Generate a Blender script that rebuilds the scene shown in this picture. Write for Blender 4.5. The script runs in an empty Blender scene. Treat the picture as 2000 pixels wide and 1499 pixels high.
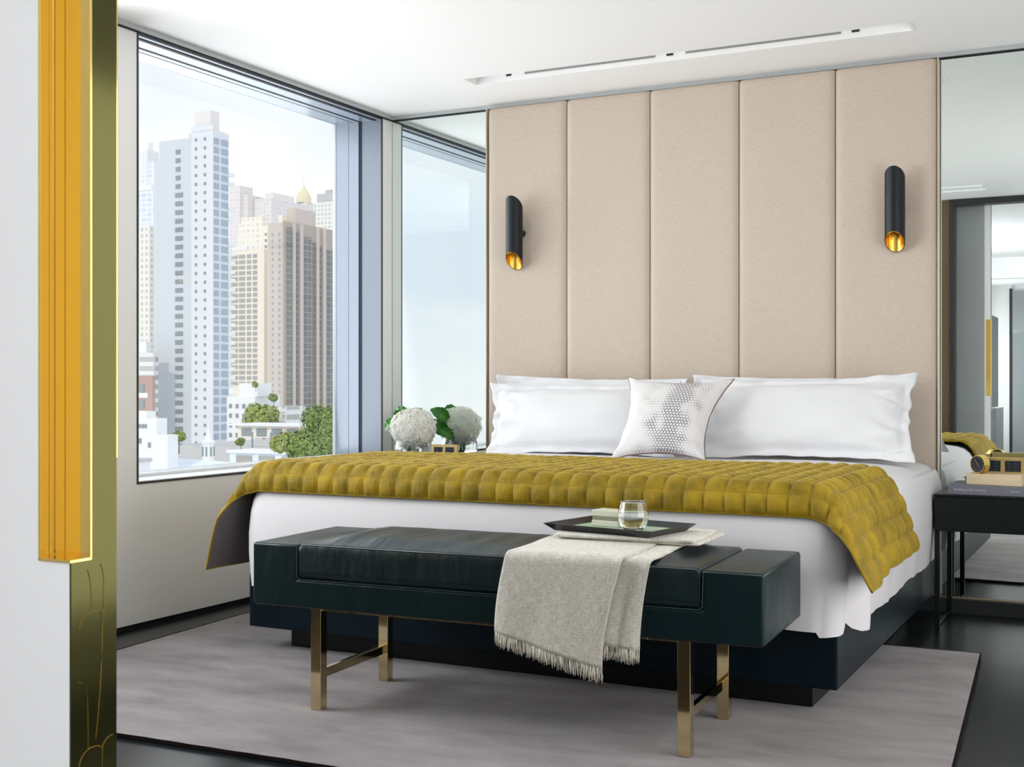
import bpy, bmesh, math, random
from mathutils import Vector, Matrix, noise
R = math.radians
SC = bpy.context.scene
COL = SC.collection
random.seed(7)

# ------------------------------------------------------------------ camera
cam_d = bpy.data.cameras.new('camera')
cam = bpy.data.objects.new('camera', cam_d)
COL.objects.link(cam)
cam.location = (4.04, -6.335, 1.1)
cam.rotation_euler = (R(90), 0, R(27))
cam_d.sensor_width = 36
cam_d.lens = 36 * 2421 / 2000
cam_d.shift_y = 0.00125
cam_d.clip_start = 0.05
cam_d.clip_end = 4000
cam_d.dof.use_dof = True
cam_d.dof.focus_distance = 5.0
cam_d.dof.aperture_fstop = 16
SC.camera = cam

# ------------------------------------------------------------------ view
SC.view_settings.view_transform = 'Standard'
SC.view_settings.look = 'None'
SC.view_settings.gamma = 1
SC.view_settings.use_curve_mapping = False
SC.view_settings.exposure = 0.0

# ------------------------------------------------------------------ sky: bright hazy white with soft clouds
W = bpy.data.worlds.new('sky')
SC.world = W
W.use_nodes = True
wn, wl = W.node_tree.nodes, W.node_tree.links
wn.clear()
wo = wn.new('ShaderNodeOutputWorld')
wb = wn.new('ShaderNodeBackground')
wb.inputs['Strength'].default_value = 1.15
tc = wn.new('ShaderNodeTexCoord')
mp = wn.new('ShaderNodeMapping')
mp.inputs['Scale'].default_value = (1, 1, 2.2)
nz = wn.new('ShaderNodeTexNoise')
nz.inputs['Scale'].default_value = 3.2
nz.inputs['Detail'].default_value = 5
cr = wn.new('ShaderNodeValToRGB')
cr.color_ramp.elements[0].position = 0.40
cr.color_ramp.elements[0].color = (0.80, 0.86, 0.96, 1)
cr.color_ramp.elements[1].position = 0.60
cr.color_ramp.elements[1].color = (0.99, 0.99, 1.0, 1)
wl.new(tc.outputs['Generated'], mp.inputs['Vector'])
wl.new(mp.outputs[0], nz.inputs['Vector'])
wl.new(nz.outputs['Fac'], cr.inputs['Fac'])
wl.new(cr.outputs[0], wb.inputs['Color'])
wl.new(wb.outputs[0], wo.inputs['Surface'])

# ------------------------------------------------------------------ lights
def lamp(name, kind, loc, rot, energy, color=(1, 1, 1), **kw):
    d = bpy.data.lights.new(name, kind)
    d.energy = energy
    d.color = color
    for k, v in kw.items():
        setattr(d, k, v)
    o = bpy.data.objects.new(name, d)
    o.location = loc
    o.rotation_euler = rot
    COL.objects.link(o)
    return o

# hazy sun on the city, from behind the hotel (+x, -y), never enters the rooms
sd = Vector((0.10, -0.80, 0.55)).normalized()
lamp('sun_light', 'SUN', (0, 0, 50), sd.to_track_quat('Z', 'Y').to_euler(), 1.0, (1, .94, .84), angle=R(3))
# daylight through the second (unseen) bedroom window
lamp('daylight_near', 'AREA', (-.42, -1.12, 1.68), (0, R(-96), 0), 27, (.97, .985, 1), shape='RECTANGLE', size=1.95, size_y=1.95, spread=R(118))
lamp('daylight_bedroom', 'AREA', (-.42, -3.75, 1.75), (0, R(-97), 0), 98, (.97, .985, 1), shape='RECTANGLE', size=1.7, size_y=1.9)
# added soft fill from the right of the room (out of view), no known source
lamp('fill_light_right', 'AREA', (5.06, -3.0, 1.25), (0, R(90), 0), 44, (1, .985, .97), shape='RECTANGLE', size=1.9, size_y=2.4)
lamp('fill_light_hall', 'AREA', (1.52, -8.3, 1.35), (0, R(-90), 0), 120, (.97, .985, 1), shape='RECTANGLE', size=1.9, size_y=2.3)  # added fill lamp behind the hall wall, balances brightness
lamp('fill_light_hall_far', 'AREA', (1.52, -14.0, 1.35), (0, R(-90), 0), 60, (.97, .985, 1), shape='RECTANGLE', size=1.9, size_y=2.4)  # second added fill lamp, for the far end of the hall

# ------------------------------------------------------------------ materials
def new_mat(name):
    m = bpy.data.materials.new(name)
    m.use_nodes = True
    return m, m.node_tree.nodes, m.node_tree.links, m.node_tree.nodes['Principled BSDF']

def mat(name, col, rough=.5, metal=0, spec=.5, ior=None, bump=None, var=None, coat=0, coat_r=.1, sheen=0, coord='Object'):
    """bump=(scale, strength, distance[, stretch]); var=(scale, amount, colour2[, stretch])"""
    m, n, l, b = new_mat(name)
    b.inputs['Base Color'].default_value = (*col, 1)
    b.inputs['Roughness'].default_value = rough
    b.inputs['Metallic'].default_value = metal
    b.inputs['Specular IOR Level'].default_value = spec
    b.inputs['Coat Weight'].default_value = coat
    b.inputs['Coat Roughness'].default_value = coat_r
    b.inputs['Sheen Weight'].default_value = sheen
    if ior: b.inputs['IOR'].default_value = ior
    t = n.new('ShaderNodeTexCoord')
    if var:
        mp_ = n.new('ShaderNodeMapping')
        if len(var) > 3: mp_.inputs['Scale'].default_value = var[3]
        x = n.new('ShaderNodeTexNoise')
        x.inputs['Scale'].default_value = var[0]
        x.inputs['Detail'].default_value = 5
        c = n.new('ShaderNodeValToRGB')
        c.color_ramp.elements[0].position = .5 - var[1]
        c.color_ramp.elements[1].position = .5 + var[1]
        c.color_ramp.elements[0].color = (*col, 1)
        c.color_ramp.elements[1].color = (*var[2], 1)
        l.new(t.outputs[coord], mp_.inputs[0]); l.new(mp_.outputs[0], x.inputs['Vector'])
        l.new(x.outputs['Fac'], c.inputs[0]); l.new(c.outputs[0], b.inputs['Base Color'])
    if bump:
        mp2 = n.new('ShaderNodeMapping')
        if len(bump) > 3: mp2.inputs['Scale'].default_value = bump[3]
        x2 = n.new('ShaderNodeTexNoise')
        x2.inputs['Scale'].default_value = bump[0]
        x2.inputs['Detail'].default_value = 4
        bp = n.new('ShaderNodeBump')
        bp.inputs['Strength'].default_value = bump[1]
        bp.inputs['Distance'].default_value = bump[2]
        l.new(t.outputs[coord], mp2.inputs[0]); l.new(mp2.outputs[0], x2.inputs['Vector'])
        l.new(x2.outputs['Fac'], bp.inputs['Height']); l.new(bp.outputs[0], b.inputs['Normal'])
    return m

def glass_mat(name, tint=(.97, .99, .98), strength=1.0):
    """thin window glass: clear with a Fresnel reflection"""
    m, n, l, b = new_mat(name)
    n.remove(b)
    out = n['Material Output']
    tr = n.new('ShaderNodeBsdfTransparent'); tr.inputs[0].default_value = (*tint, 1)
    gl = n.new('ShaderNodeBsdfGlossy'); gl.inputs['Roughness'].default_value = 0.0
    lw = n.new('ShaderNodeLayerWeight'); lw.inputs[0].default_value = .5
    pw = n.new('ShaderNodeMath'); pw.operation = 'POWER'; pw.inputs[1].default_value = 5
    fr = n.new('ShaderNodeMath'); fr.operation = 'MULTIPLY_ADD'; fr.inputs[1].default_value = .96; fr.inputs[2].default_value = .04
    l.new(lw.outputs['Facing'], pw.inputs[0]); l.new(pw.outputs[0], fr.inputs[0])
    mu = n.new('ShaderNodeMath'); mu.operation = 'MULTIPLY'; mu.inputs[1].default_value = strength
    mx = n.new('ShaderNodeMixShader')
    l.new(fr.outputs[0], mu.inputs[0]); l.new(mu.outputs[0], mx.inputs[0])
    l.new(tr.outputs[0], mx.inputs[1]); l.new(gl.outputs[0], mx.inputs[2]); l.new(mx.outputs[0], out.inputs['Surface'])
    return m

def mirror_mat(name, col):
    m, n, l, b = new_mat(name)
    b.inputs['Base Color'].default_value = (*col, 1)
    b.inputs['Metallic'].default_value = 1
    b.inputs['Roughness'].default_value = 0
    return m

def weave_mat(name, c1, c2, scale=(900, 900), rough=.85, coord='UV', strength=.25, sheen=.0, streak=None):
    """cloth with fine crossing threads; coordinates in metres"""
    m, n, l, b = new_mat(name)
    t = n.new('ShaderNodeTexCoord')
    facs = []
    for ax, s in enumerate(scale):
        mp_ = n.new('ShaderNodeMapping')
        mp_.inputs['Scale'].default_value = (s, s * .06, s) if ax == 0 else (s * .06, s, s)
        x = n.new('ShaderNodeTexNoise'); x.inputs['Scale'].default_value = 1; x.inputs['Detail'].default_value = 2
        l.new(t.outputs[coord], mp_.inputs[0]); l.new(mp_.outputs[0], x.inputs['Vector'])
        facs.append(x.outputs['Fac'])
    a = n.new('ShaderNodeMath'); a.operation = 'ADD'; l.new(facs[0], a.inputs[0]); l.new(facs[1], a.inputs[1])
    h = n.new('ShaderNodeMath'); h.operation = 'MULTIPLY'; h.inputs[1].default_value = .5; l.new(a.outputs[0], h.inputs[0])
    c = n.new('ShaderNodeValToRGB')
    c.color_ramp.elements[0].position = .36; c.color_ramp.elements[1].position = .64
    c.color_ramp.elements[0].color = (*c1, 1); c.color_ramp.elements[1].color = (*c2, 1)
    l.new(h.outputs[0], c.inputs[0]); l.new(c.outputs[0], b.inputs['Base Color'])
    bp = n.new('ShaderNodeBump'); bp.inputs['Strength'].default_value = strength; bp.inputs['Distance'].default_value = .001
    l.new(h.outputs[0], bp.inputs['Height']); l.new(bp.outputs[0], b.inputs['Normal'])
    b.inputs['Roughness'].default_value = rough
    b.inputs['Sheen Weight'].default_value = sheen
    b.inputs['Specular IOR Level'].default_value = .2
    return m

def grid_mat(name, wall, win, bw, bh, mortar, rough=.8):
    """facade of a far tower: window grid, UV in metres (one brick = one window bay)"""
    m, n, l, b = new_mat(name)
    t = n.new('ShaderNodeTexCoord')
    br = n.new('ShaderNodeTexBrick')
    br.offset = 0; br.squash = 1
    br.inputs['Color1'].default_value = (*win, 1)
    br.inputs['Color2'].default_value = (*[min(1, c * 1.25) for c in win], 1)
    br.inputs['Mortar'].default_value = (*wall, 1)
    br.inputs['Scale'].default_value = 1
    br.inputs['Mortar Size'].default_value = mortar
    br.inputs['Mortar Smooth'].default_value = .1
    br.inputs['Brick Width'].default_value = bw
    br.inputs['Row Height'].default_value = bh
    l.new(t.outputs['UV'], br.inputs['Vector']); l.new(br.outputs['Color'], b.inputs['Base Color'])
    b.inputs['Roughness'].default_value = rough
    return m

def pattern_mat(name):
    """pale linen with scattered dark triangles, denser down the middle"""
    m, n, l, b = new_mat(name)
    t = n.new('ShaderNodeTexCoord')
    sx = n.new('ShaderNodeSeparateXYZ'); l.new(t.outputs['UV'], sx.inputs[0])
    def M(op, a, c=None):
        k = n.new('ShaderNodeMath'); k.operation = op
        for i, v in enumerate((a, c)):
            if v is None: continue
            if isinstance(v, (int, float)): k.inputs[i].default_value = v
            else: l.new(v, k.inputs[i])
        return k.outputs[0]
    S = 31.0
    x = M('MULTIPLY', sx.outputs[0], S); y = M('MULTIPLY', sx.outputs[1], S)
    p = M('SUBTRACT', x, M('MULTIPLY', y, .57735)); q = M('MULTIPLY', y, 1.1547)
    fp = M('FRACT', p); fq = M('FRACT', q)
    r1 = M('SUBTRACT', M('SUBTRACT', 1, fp), fq)
    lo = M('MINIMUM', M('MINIMUM', fp, fq), r1)
    up = M('MINIMUM', M('MINIMUM', M('SUBTRACT', 1, fp), M('SUBTRACT', 1, fq)), M('MULTIPLY', r1, -1))
    dist = M('MAXIMUM', lo, up)
    nzz = n.new('ShaderNodeTexNoise'); nzz.inputs['Scale'].default_value = 5.5; nzz.inputs['Detail'].default_value = 1
    l.new(t.outputs['UV'], nzz.inputs['Vector'])
    # density: larger triangles where noise is high and x near 0.58
    dx = M('ABSOLUTE', M('SUBTRACT', sx.outputs[0], .60))
    dens = M('SUBTRACT', M('ADD', M('MULTIPLY', nzz.outputs['Fac'], .62), .0), M('MULTIPLY', dx, .85))
    thr = M('MAXIMUM', M('SUBTRACT', .315, M('MULTIPLY', dens, .78)), .125)
    msk = M('GREATER_THAN', dist, thr)
    faint = M('MULTIPLY', M('GREATER_THAN', dist, .22), .10)
    fac = M('MAXIMUM', M('MULTIPLY', msk, .92), faint)
    mx = n.new('ShaderNodeMix'); mx.data_type = 'RGBA'
    mx.inputs['A'].default_value = (.74, .72, .715, 1); mx.inputs['B'].default_value = (.03, .03, .045, 1)
    l.new(fac, mx.inputs['Factor']); l.new(mx.outputs['Result'], b.inputs['Base Color'])
    b.inputs['Roughness'].default_value = .9
    b.inputs['Specular IOR Level'].default_value = .2
    return m

MT = {}
MT['wall'] = mat('wall_paint', (.86, .86, .85), .5, spec=.3)
MT['ceil'] = mat('ceiling_paint', (.95, .95, .95), .7, spec=.2)
MT['trim'] = mat('grey_trim', (.50, .53, .54), .35, metal=.3)
MT['black'] = mat('black_gap', (.008, .010, .012), .6)
MT['navy_gap'] = mat('navy_gasket', (.010, .020, .045), .4)
MT['reveal'] = mat('grey_blue_aluminium', (.33, .37, .43), .32, metal=.35)
MT['frame'] = mat('window_aluminium', (.42, .48, .56), .30, metal=.4)
MT['sill'] = mat('white_sill', (.86, .88, .90), .22)
MT['mirror'] = mirror_mat('silvered_glass', (.88, .94, .92))
MT['glass'] = glass_mat('window_glass', (.98, .99, .99), .8)
MT['gold'] = mat('polished_brass', (.82, .56, .16), .08, metal=1)
MT['gold_in'] = mat('brushed_gold', (.85, .52, .10), .26, metal=1)
MT['goldl'] = mat('satin_gold_plate', (.72, .55, .24), .32, metal=.9)
MT['brass'] = mat('bench_brass', (.72, .58, .33), .07, metal=1)
MT['handle'] = mat('handle_brass', (.80, .57, .17), .10, metal=1, bump=(3, .12, .004, (1, 1, .15)))
MT['olive'] = mat('door_edge_bronze', (.065, .062, .022), .13, metal=1)
MT['olive_line'] = mat('engraved_line', (.55, .32, .06), .3, metal=1)
MT['lacquer'] = mat('white_lacquer', (.76, .755, .76), .28, coat=.25, coat_r=.08)
MT['lacquer_grey'] = mat('grey_lacquer', (.30, .32, .33), .10, coat=.5, coat_r=.03)
MT['doorframe'] = mat('dark_frame', (.022, .022, .018), .35)
MT['bronze'] = mat('bronze_panel', (.16, .115, .065), .22, metal=.6)
MT['leather'] = mat('dark_green_leather', (.0012, .0125, .0150), .34, spec=.35, bump=(7, .30, .02, (1.6, .6, .6)))
MT['leather_top'] = mat('dark_green_leather_cushion', (.0012, .0125, .0150), .36, spec=.55, bump=(6, .35, .02, (2.6, .45, 1)))
MT['stitch'] = mat('piping_leather', (.020, .038, .042), .30, spec=.6)
MT['navy'] = mat('dark_navy_lacquer', (.0012, .0075, .0135), .34, spec=.18)
MT['sheet'] = mat('white_percale', (.72, .705, .72), .85, spec=.15, bump=(6, .06, .006))
MT['pillow'] = mat('white_pillow_cotton', (.765, .77, .785), .8, spec=.2, bump=(7, .30, .010))
MT['cushion'] = pattern_mat('triangle_print_linen')
MT['piping'] = mat('cushion_piping', (.20, .13, .10), .8)
MT['lining'] = mat('grey_brown_lining', (.115, .10, .10), .75, sheen=.3)
MT['blanket'] = weave_mat('oatmeal_wool', (.40, .37, .31), (.80, .765, .69), (520, 520), strength=.5, sheen=.3)
MT['fringe'] = mat('wool_fringe', (.80, .76, .64), .9)
MT['linen'] = weave_mat('beige_linen', (.53, .445, .37), (.665, .565, .475), (420, 600), coord='Object', strength=.18)
MT['edge'] = mat('champagne_trim', (.66, .59, .46), .4, metal=.2)
MT['tray'] = mat('black_tray_lacquer', (.010, .011, .013), .28)
MT['tray_in'] = mat('sage_tray_lining', (.42, .56, .40), .5)
MT['cream'] = mat('cream_card', (.62, .61, .50), .5)
MT['cream_b'] = mat('taupe_band', (.25, .23, .16), .5)
MT['leaf'] = mat('magnolia_leaf', (.035, .17, .022), .32, var=(14, .2, (.08, .30, .03)), coat=.2)
MT['stem'] = mat('green_stem', (.07, .22, .04), .45)
MT['petal'] = mat('white_petal', (.93, .93, .90), .7, var=(60, .25, (.90, .89, .78)), spec=.2)
MT['wood'] = mat('pale_ash', (.64, .50, .30), .5, var=(3, .3, (.74, .61, .41), (2, 8, 26)))
MT['black_wood'] = mat('black_stained_wood', (.003, .006, .006), .32, spec=.3, bump=(3, .2, .002, (2, 30, 60)))
MT['book'] = mat('slate_book_cloth', (.16, .16, .20), .7)
MT['page'] = mat('book_pages', (.70, .68, .62), .8)
MT['ink'] = mat('pale_lettering', (.50, .50, .54), .6)
MT['dial'] = mat('black_dial', (.012, .014, .020), .15, coat=.6)
MT['button'] = mat('button_face', (.015, .022, .032), .25)
MT['mark'] = mat('button_mark', (.10, .14, .22), .4)
MT['steel_shade'] = mat('matt_black_metal', (.007, .011, .014), .40, spec=.32)
MT['grille'] = mat('slot_grey', (.30, .30, .30), .6)

def petal_material():
    m, n, l, b = new_mat('white_hydrangea_petal')
    b.inputs['Base Color'].default_value = (.95, .95, .91, 1); b.inputs['Roughness'].default_value = .7; b.inputs['Specular IOR Level'].default_value = .15
    t = n.new('ShaderNodeTexCoord'); x = n.new('ShaderNodeTexNoise'); x.inputs['Scale'].default_value = 30
    c = n.new('ShaderNodeValToRGB'); c.color_ramp.elements[0].position = .42; c.color_ramp.elements[1].position = .66
    c.color_ramp.elements[0].color = (.96, .96, .94, 1); c.color_ramp.elements[1].color = (.90, .89, .76, 1)
    l.new(t.outputs['Object'], x.inputs['Vector']); l.new(x.outputs['Fac'], c.inputs[0]); l.new(c.outputs[0], b.inputs['Base Color'])
    tr = n.new('ShaderNodeBsdfTranslucent'); l.new(c.outputs[0], tr.inputs[0])
    mx = n.new('ShaderNodeMixShader'); mx.inputs[0].default_value = .32
    l.new(b.outputs[0], mx.inputs[1]); l.new(tr.outputs[0], mx.inputs[2]); l.new(mx.outputs[0], n['Material Output'].inputs['Surface'])
    return m
MT['petal'] = petal_material()

def rug_material():
    m, n, l, b = new_mat('grey_wool_pile')
    t = n.new('ShaderNodeTexCoord')
    mp_ = n.new('ShaderNodeMapping'); mp_.inputs['Scale'].default_value = (1.0, 2.4, 1); mp_.inputs['Rotation'].default_value = (0, 0, R(-24))
    x = n.new('ShaderNodeTexNoise'); x.inputs['Scale'].default_value = 2.3; x.inputs['Detail'].default_value = 6; x.inputs['Roughness'].default_value = .6
    f_ = n.new('ShaderNodeTexNoise'); f_.inputs['Scale'].default_value = 260; f_.inputs['Detail'].default_value = 2
    l.new(t.outputs['Object'], mp_.inputs[0]); l.new(mp_.outputs[0], x.inputs['Vector']); l.new(t.outputs['Object'], f_.inputs['Vector'])
    a = n.new('ShaderNodeMath'); a.operation = 'MULTIPLY_ADD'; a.inputs[1].default_value = .28
    l.new(f_.outputs['Fac'], a.inputs[0]); l.new(x.outputs['Fac'], a.inputs[2])
    c = n.new('ShaderNodeValToRGB')
    c.color_ramp.elements[0].position = .42; c.color_ramp.elements[1].position = .86
    c.color_ramp.elements[0].color = (.120, .106, .107, 1); c.color_ramp.elements[1].color = (.285, .258, .260, 1)
    l.new(a.outputs[0], c.inputs[0]); l.new(c.outputs[0], b.inputs['Base Color'])
    bp = n.new('ShaderNodeBump'); bp.inputs['Strength'].default_value = .5; bp.inputs['Distance'].default_value = .004
    l.new(a.outputs[0], bp.inputs['Height']); l.new(bp.outputs[0], b.inputs['Normal'])
    b.inputs['Roughness'].default_value = .95; b.inputs['Specular IOR Level'].default_value = .1; b.inputs['Sheen Weight'].default_value = .25
    return m
MT['rug'] = rug_material()
MT['rug_edge'] = mat('dark_rug_binding', (.045, .035, .032), .9)

def velvet_material():
    m, n, l, b = new_mat('mustard_velvet')
    t = n.new('ShaderNodeTexCoord')
    x = n.new('ShaderNodeTexNoise'); x.inputs['Scale'].default_value = 11; x.inputs['Detail'].default_value = 4
    l.new(t.outputs['UV'], x.inputs['Vector'])
    c = n.new('ShaderNodeValToRGB')
    c.color_ramp.elements[0].position = .35; c.color_ramp.elements[1].position = .68
    c.color_ramp.elements[0].color = (.19, .13, .004, 1); c.color_ramp.elements[1].color = (.38, .245, .007, 1)
    l.new(x.outputs['Fac'], c.inputs[0]); l.new(c.outputs[0], b.inputs['Base Color'])
    mp_ = n.new('ShaderNodeMapping'); mp_.inputs['Scale'].default_value = (150, 26, 1)
    y = n.new('ShaderNodeTexNoise'); y.inputs['Scale'].default_value = 1; y.inputs['Detail'].default_value = 3
    l.new(t.outputs['UV'], mp_.inputs[0]); l.new(mp_.outputs[0], y.inputs['Vector'])
    bp = n.new('ShaderNodeBump'); bp.inputs['Strength'].default_value = .55; bp.inputs['Distance'].default_value = .006
    l.new(y.outputs['Fac'], bp.inputs['Height']); l.new(bp.outputs[0], b.inputs['Normal'])
    b.inputs['Roughness'].default_value = .62
    b.inputs['Specular IOR Level'].default_value = .25
    b.inputs['Sheen Weight'].default_value = .45; b.inputs['Sheen Roughness'].default_value = .35
    b.inputs['Sheen Tint'].default_value = (1, .78, .25, 1)
    return m
MT['velvet'] = velvet_material()
MT['thread'] = mat('bronze_quilting_thread', (.20, .12, .02), .7)

def floor_material():
    m, n, l, b = new_mat('black_stained_boards')
    t = n.new('ShaderNodeTexCoord')
    mp_ = n.new('ShaderNodeMapping'); mp_.inputs['Rotation'].default_value = (0, 0, R(90))
    br = n.new('ShaderNodeTexBrick'); br.inputs['Scale'].default_value = 1
    br.inputs['Brick Width'].default_value = 1.6; br.inputs['Row Height'].default_value = .14
    br.inputs['Mortar Size'].default_value = .0015
    br.inputs['Color1'].default_value = (.008, .011, .013, 1); br.inputs['Color2'].default_value = (.012, .015, .017, 1)
    br.inputs['Mortar'].default_value = (.003, .003, .003, 1)
    l.new(t.outputs['Object'], mp_.inputs[0]); l.new(mp_.outputs[0], br.inputs['Vector']); l.new(br.outputs['Color'], b.inputs['Base Color'])
    g = n.new('ShaderNodeMapping'); g.inputs['Scale'].default_value = (60, 3, 1)
    x = n.new('ShaderNodeTexNoise'); x.inputs['Scale'].default_value = 1; x.inputs['Detail'].default_value = 5
    l.new(t.outputs['Object'], g.inputs[0]); l.new(g.outputs[0], x.inputs['Vector'])
    bp = n.new('ShaderNodeBump'); bp.inputs['Strength'].default_value = .10; bp.inputs['Distance'].default_value = .002
    l.new(x.outputs['Fac'], bp.inputs['Height']); l.new(bp.outputs[0], b.inputs['Normal'])
    b.inputs['Roughness'].default_value = .26
    b.inputs['Specular IOR Level'].default_value = .32
    return m
MT['floor'] = floor_material()

# ------------------------------------------------------------------ mesh helpers
def link(name, me, m, parent=None, loc=None, smooth=False):
    o = bpy.data.objects.new(name, me)
    if m is not None:
        for k in (m if isinstance(m, (list, tuple)) else [m]):
            me.materials.append(k)
    if smooth:
        for p in me.polygons: p.use_smooth = True
    COL.objects.link(o)
    if parent: o.parent = parent
    if loc: o.location = loc
    return o

def finish(name, bm, m, parent=None, smooth=False, loc=None):
    me = bpy.data.meshes.new(name)
    bmesh.ops.recalc_face_normals(bm, faces=bm.faces[:])
    bm.to_mesh(me); bm.free()
    return link(name, me, m, parent, loc, smooth)

def bx(bm, x0, y0, z0, x1, y1, z1, bev=0, seg=2, mx=None, mi=0):
    """axis-aligned box, optional bevel and transform"""
    t = bmesh.new()
    bmesh.ops.create_cube(t, size=1)
    for v in t.verts:
        v.co = Vector(((v.co.x + .5) * (x1 - x0) + x0, (v.co.y + .5) * (y1 - y0) + y0, (v.co.z + .5) * (z1 - z0) + z0))
    if bev: bmesh.ops.bevel(t, geom=t.edges[:], offset=bev, segments=seg, profile=.5, affect='EDGES')
    for f_ in t.faces: f_.material_index = mi
    if mx is not None: bmesh.ops.transform(t, matrix=mx, verts=t.verts[:])
    me = bpy.data.meshes.new('tmp'); t.to_mesh(me); t.free()
    bm.from_mesh(me); bpy.data.meshes.remove(me)

def box(name, a, b, m, parent=None, bev=0, seg=2, mx=None, smooth=False):
    bm = bmesh.new()
    bx(bm, *a, *b, bev, seg, mx)
    return finish(name, bm, m, parent, smooth)

def tube(bm, pts, rad, sides=8, caps=True):
    pts = [Vector(p) for p in pts]
    rings = []
    for i, p in enumerate(pts):
        d = (pts[min(i + 1, len(pts) - 1)] - pts[max(i - 1, 0)])
        if d.length < 1e-9: d = Vector((0, 0, 1))
        d.normalize()
        u = d.cross(Vector((0, 0, 1)))
        if u.length < .05: u = d.cross(Vector((0, 1, 0)))
        u.normalize(); w = d.cross(u)
        r = rad[i] if isinstance(rad, (list, tuple)) else rad
        rings.append([bm.verts.new(p + (u * math.cos(2 * math.pi * k / sides) + w * math.sin(2 * math.pi * k / sides)) * r) for k in range(sides)])
    for a, b in zip(rings, rings[1:]):
        for k in range(sides):
            bm.faces.new((a[k], a[(k + 1) % sides], b[(k + 1) % sides], b[k]))
    if caps:
        bm.faces.new(rings[0][::-1]); bm.faces.new(rings[-1])

def lathe(bm, prof, c=(0, 0, 0), n=32):
    rings = []
    for r, z in prof:
        if r < 1e-6: rings.append([bm.verts.new((c[0], c[1], c[2] + z))])
        else: rings.append([bm.verts.new((c[0] + r * math.cos(2 * math.pi * k / n), c[1] + r * math.sin(2 * math.pi * k / n), c[2] + z)) for k in range(n)])
    for a, b in zip(rings, rings[1:]):
        for k in range(n):
            k2 = (k + 1) % n
            if len(a) == 1 and len(b) == 1: continue
            if len(a) == 1: bm.faces.new((a[0], b[k], b[k2]))
            elif len(b) == 1: bm.faces.new((a[k], a[k2], b[0]))
            else: bm.faces.new((a[k], a[k2], b[k2], b[k]))

def surf(name, fn, nu, nv, m, parent=None, uvscale=(1, 1), thick=0, smooth=True, uvfn=None):
    """grid surface fn(i/nu, j/nv) -> Vector; optional solid thickness below along -normal"""
    vs, fs = [], []
    for j in range(nv + 1):
        for i in range(nu + 1):
            vs.append(fn(i / nu, j / nv))
    for j in range(nv):
        for i in range(nu):
            a = j * (nu + 1) + i
            fs.append((a, a + 1, a + nu + 2, a + nu + 1))
    me = bpy.data.meshes.new(name)
    me.from_pydata([tuple(v) for v in vs], [], fs)
    uv = me.uv_layers.new(name='UVMap')
    for p in me.polygons:
        for li, vi in zip(p.loop_indices, p.vertices):
            j, i = divmod(vi, nu + 1)
            uv.data[li].uv = uvfn(i / nu, j / nv) if uvfn else (i / nu * uvscale[0], j / nv * uvscale[1])
    o = link(name, me, m, parent, smooth=smooth)
    if thick:
        md = o.modifiers.new('solid', 'SOLIDIFY'); md.thickness = thick; md.offset = -1
    return o

def tag(o, label, cat, group=None, kind=None):
    o['label'] = label; o['category'] = cat
    if group: o['group'] = group
    if kind: o['kind'] = kind
    return o

def thing(name, label, cat, loc=(0, 0, 0), rz=0, group=None):
    o = bpy.data.objects.new(name, None)
    o.empty_display_size = .1
    COL.objects.link(o)
    o.location = loc; o.rotation_euler = (0, 0, rz)
    return tag(o, label, cat, group)

def struct(o, label=None, cat=None):
    o['kind'] = 'structure'
    if label: o['label'] = label; o['category'] = cat
    return o

def copy_tree(o, parent=None):
    c = o.copy(); COL.objects.link(c); c.parent = parent
    for ch in [k for k in COL.objects if k.parent == o]:
        copy_tree(ch, c)
    return c

def sm(t): t = max(0., min(1., t)); return t * t * (3 - 2 * t)
def ns(x, y, z=0): return noise.noise(Vector((x, y, z)))

# ================================================================== SETTING
CZ = 2.715
floor = box('floor', (-.36, -16, -.12), (5.2, .0, 0), MT['floor'])
struct(floor, 'black stained boarded floor of the bedroom and hall', 'floor')

# ceiling with the recessed air slot cut out of it
SX0, SX1, SY0, SY1 = .82, 3.12, -.615, -.475
bm = bmesh.new()
bx(bm, -.36, -16, CZ, 5.2, SY0, CZ + .12)
bx(bm, -.36, SY1, CZ, 5.2, .1, CZ + .12)
bx(bm, -.36, SY0, CZ, SX0, SY1, CZ + .12)
bx(bm, SX1, SY0, CZ, 5.2, SY1, CZ + .12)
struct(finish('ceiling', bm, MT['ceil']), 'smooth white ceiling', 'ceiling')

# recessed slot diffuser
sl = thing('air_diffuser', 'long white recessed linear air diffuser in the ceiling in front of the headboard', 'vent', (0, 0, CZ))
bm = bmesh.new()
bx(bm, SX0, SY0, .045, SX1, SY1, .06)
finish('back_plate', bm, MT['ceil'], sl)
for a in (SX0 + .002, SX1 - .02): box('end_cap', (a, SY0, 0), (a + .018, SY1, .045), MT['ceil'], sl)
for (a, b) in ((1.13, 1.86), (2.02, 2.78)):
    bm = bmesh.new(); bx(bm, a, SY1 - .0035, .026, b, SY1 - .0005, .036); finish('slot', bm, MT['grille'], sl)
for (a, b) in ((1.02, 1.05), (1.92, 1.955), (2.83, 2.865)):
    bm = bmesh.new(); bx(bm, a, SY1 - .0035, .026, b, SY1 - .0005, .036); finish('slot', bm, MT['black'], sl)

sl2 = thing('air_diffuser', 'pair of thin white ceiling air slots near the doorway, seen in the right mirror', 'vent', (0, 0, CZ))
for yy in (-4.52, -4.30):
    box('blade', (1.2, yy - .014, -.012), (2.88, yy + .014, -.0002), MT['ceil'], sl2, .002, 1)
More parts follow.
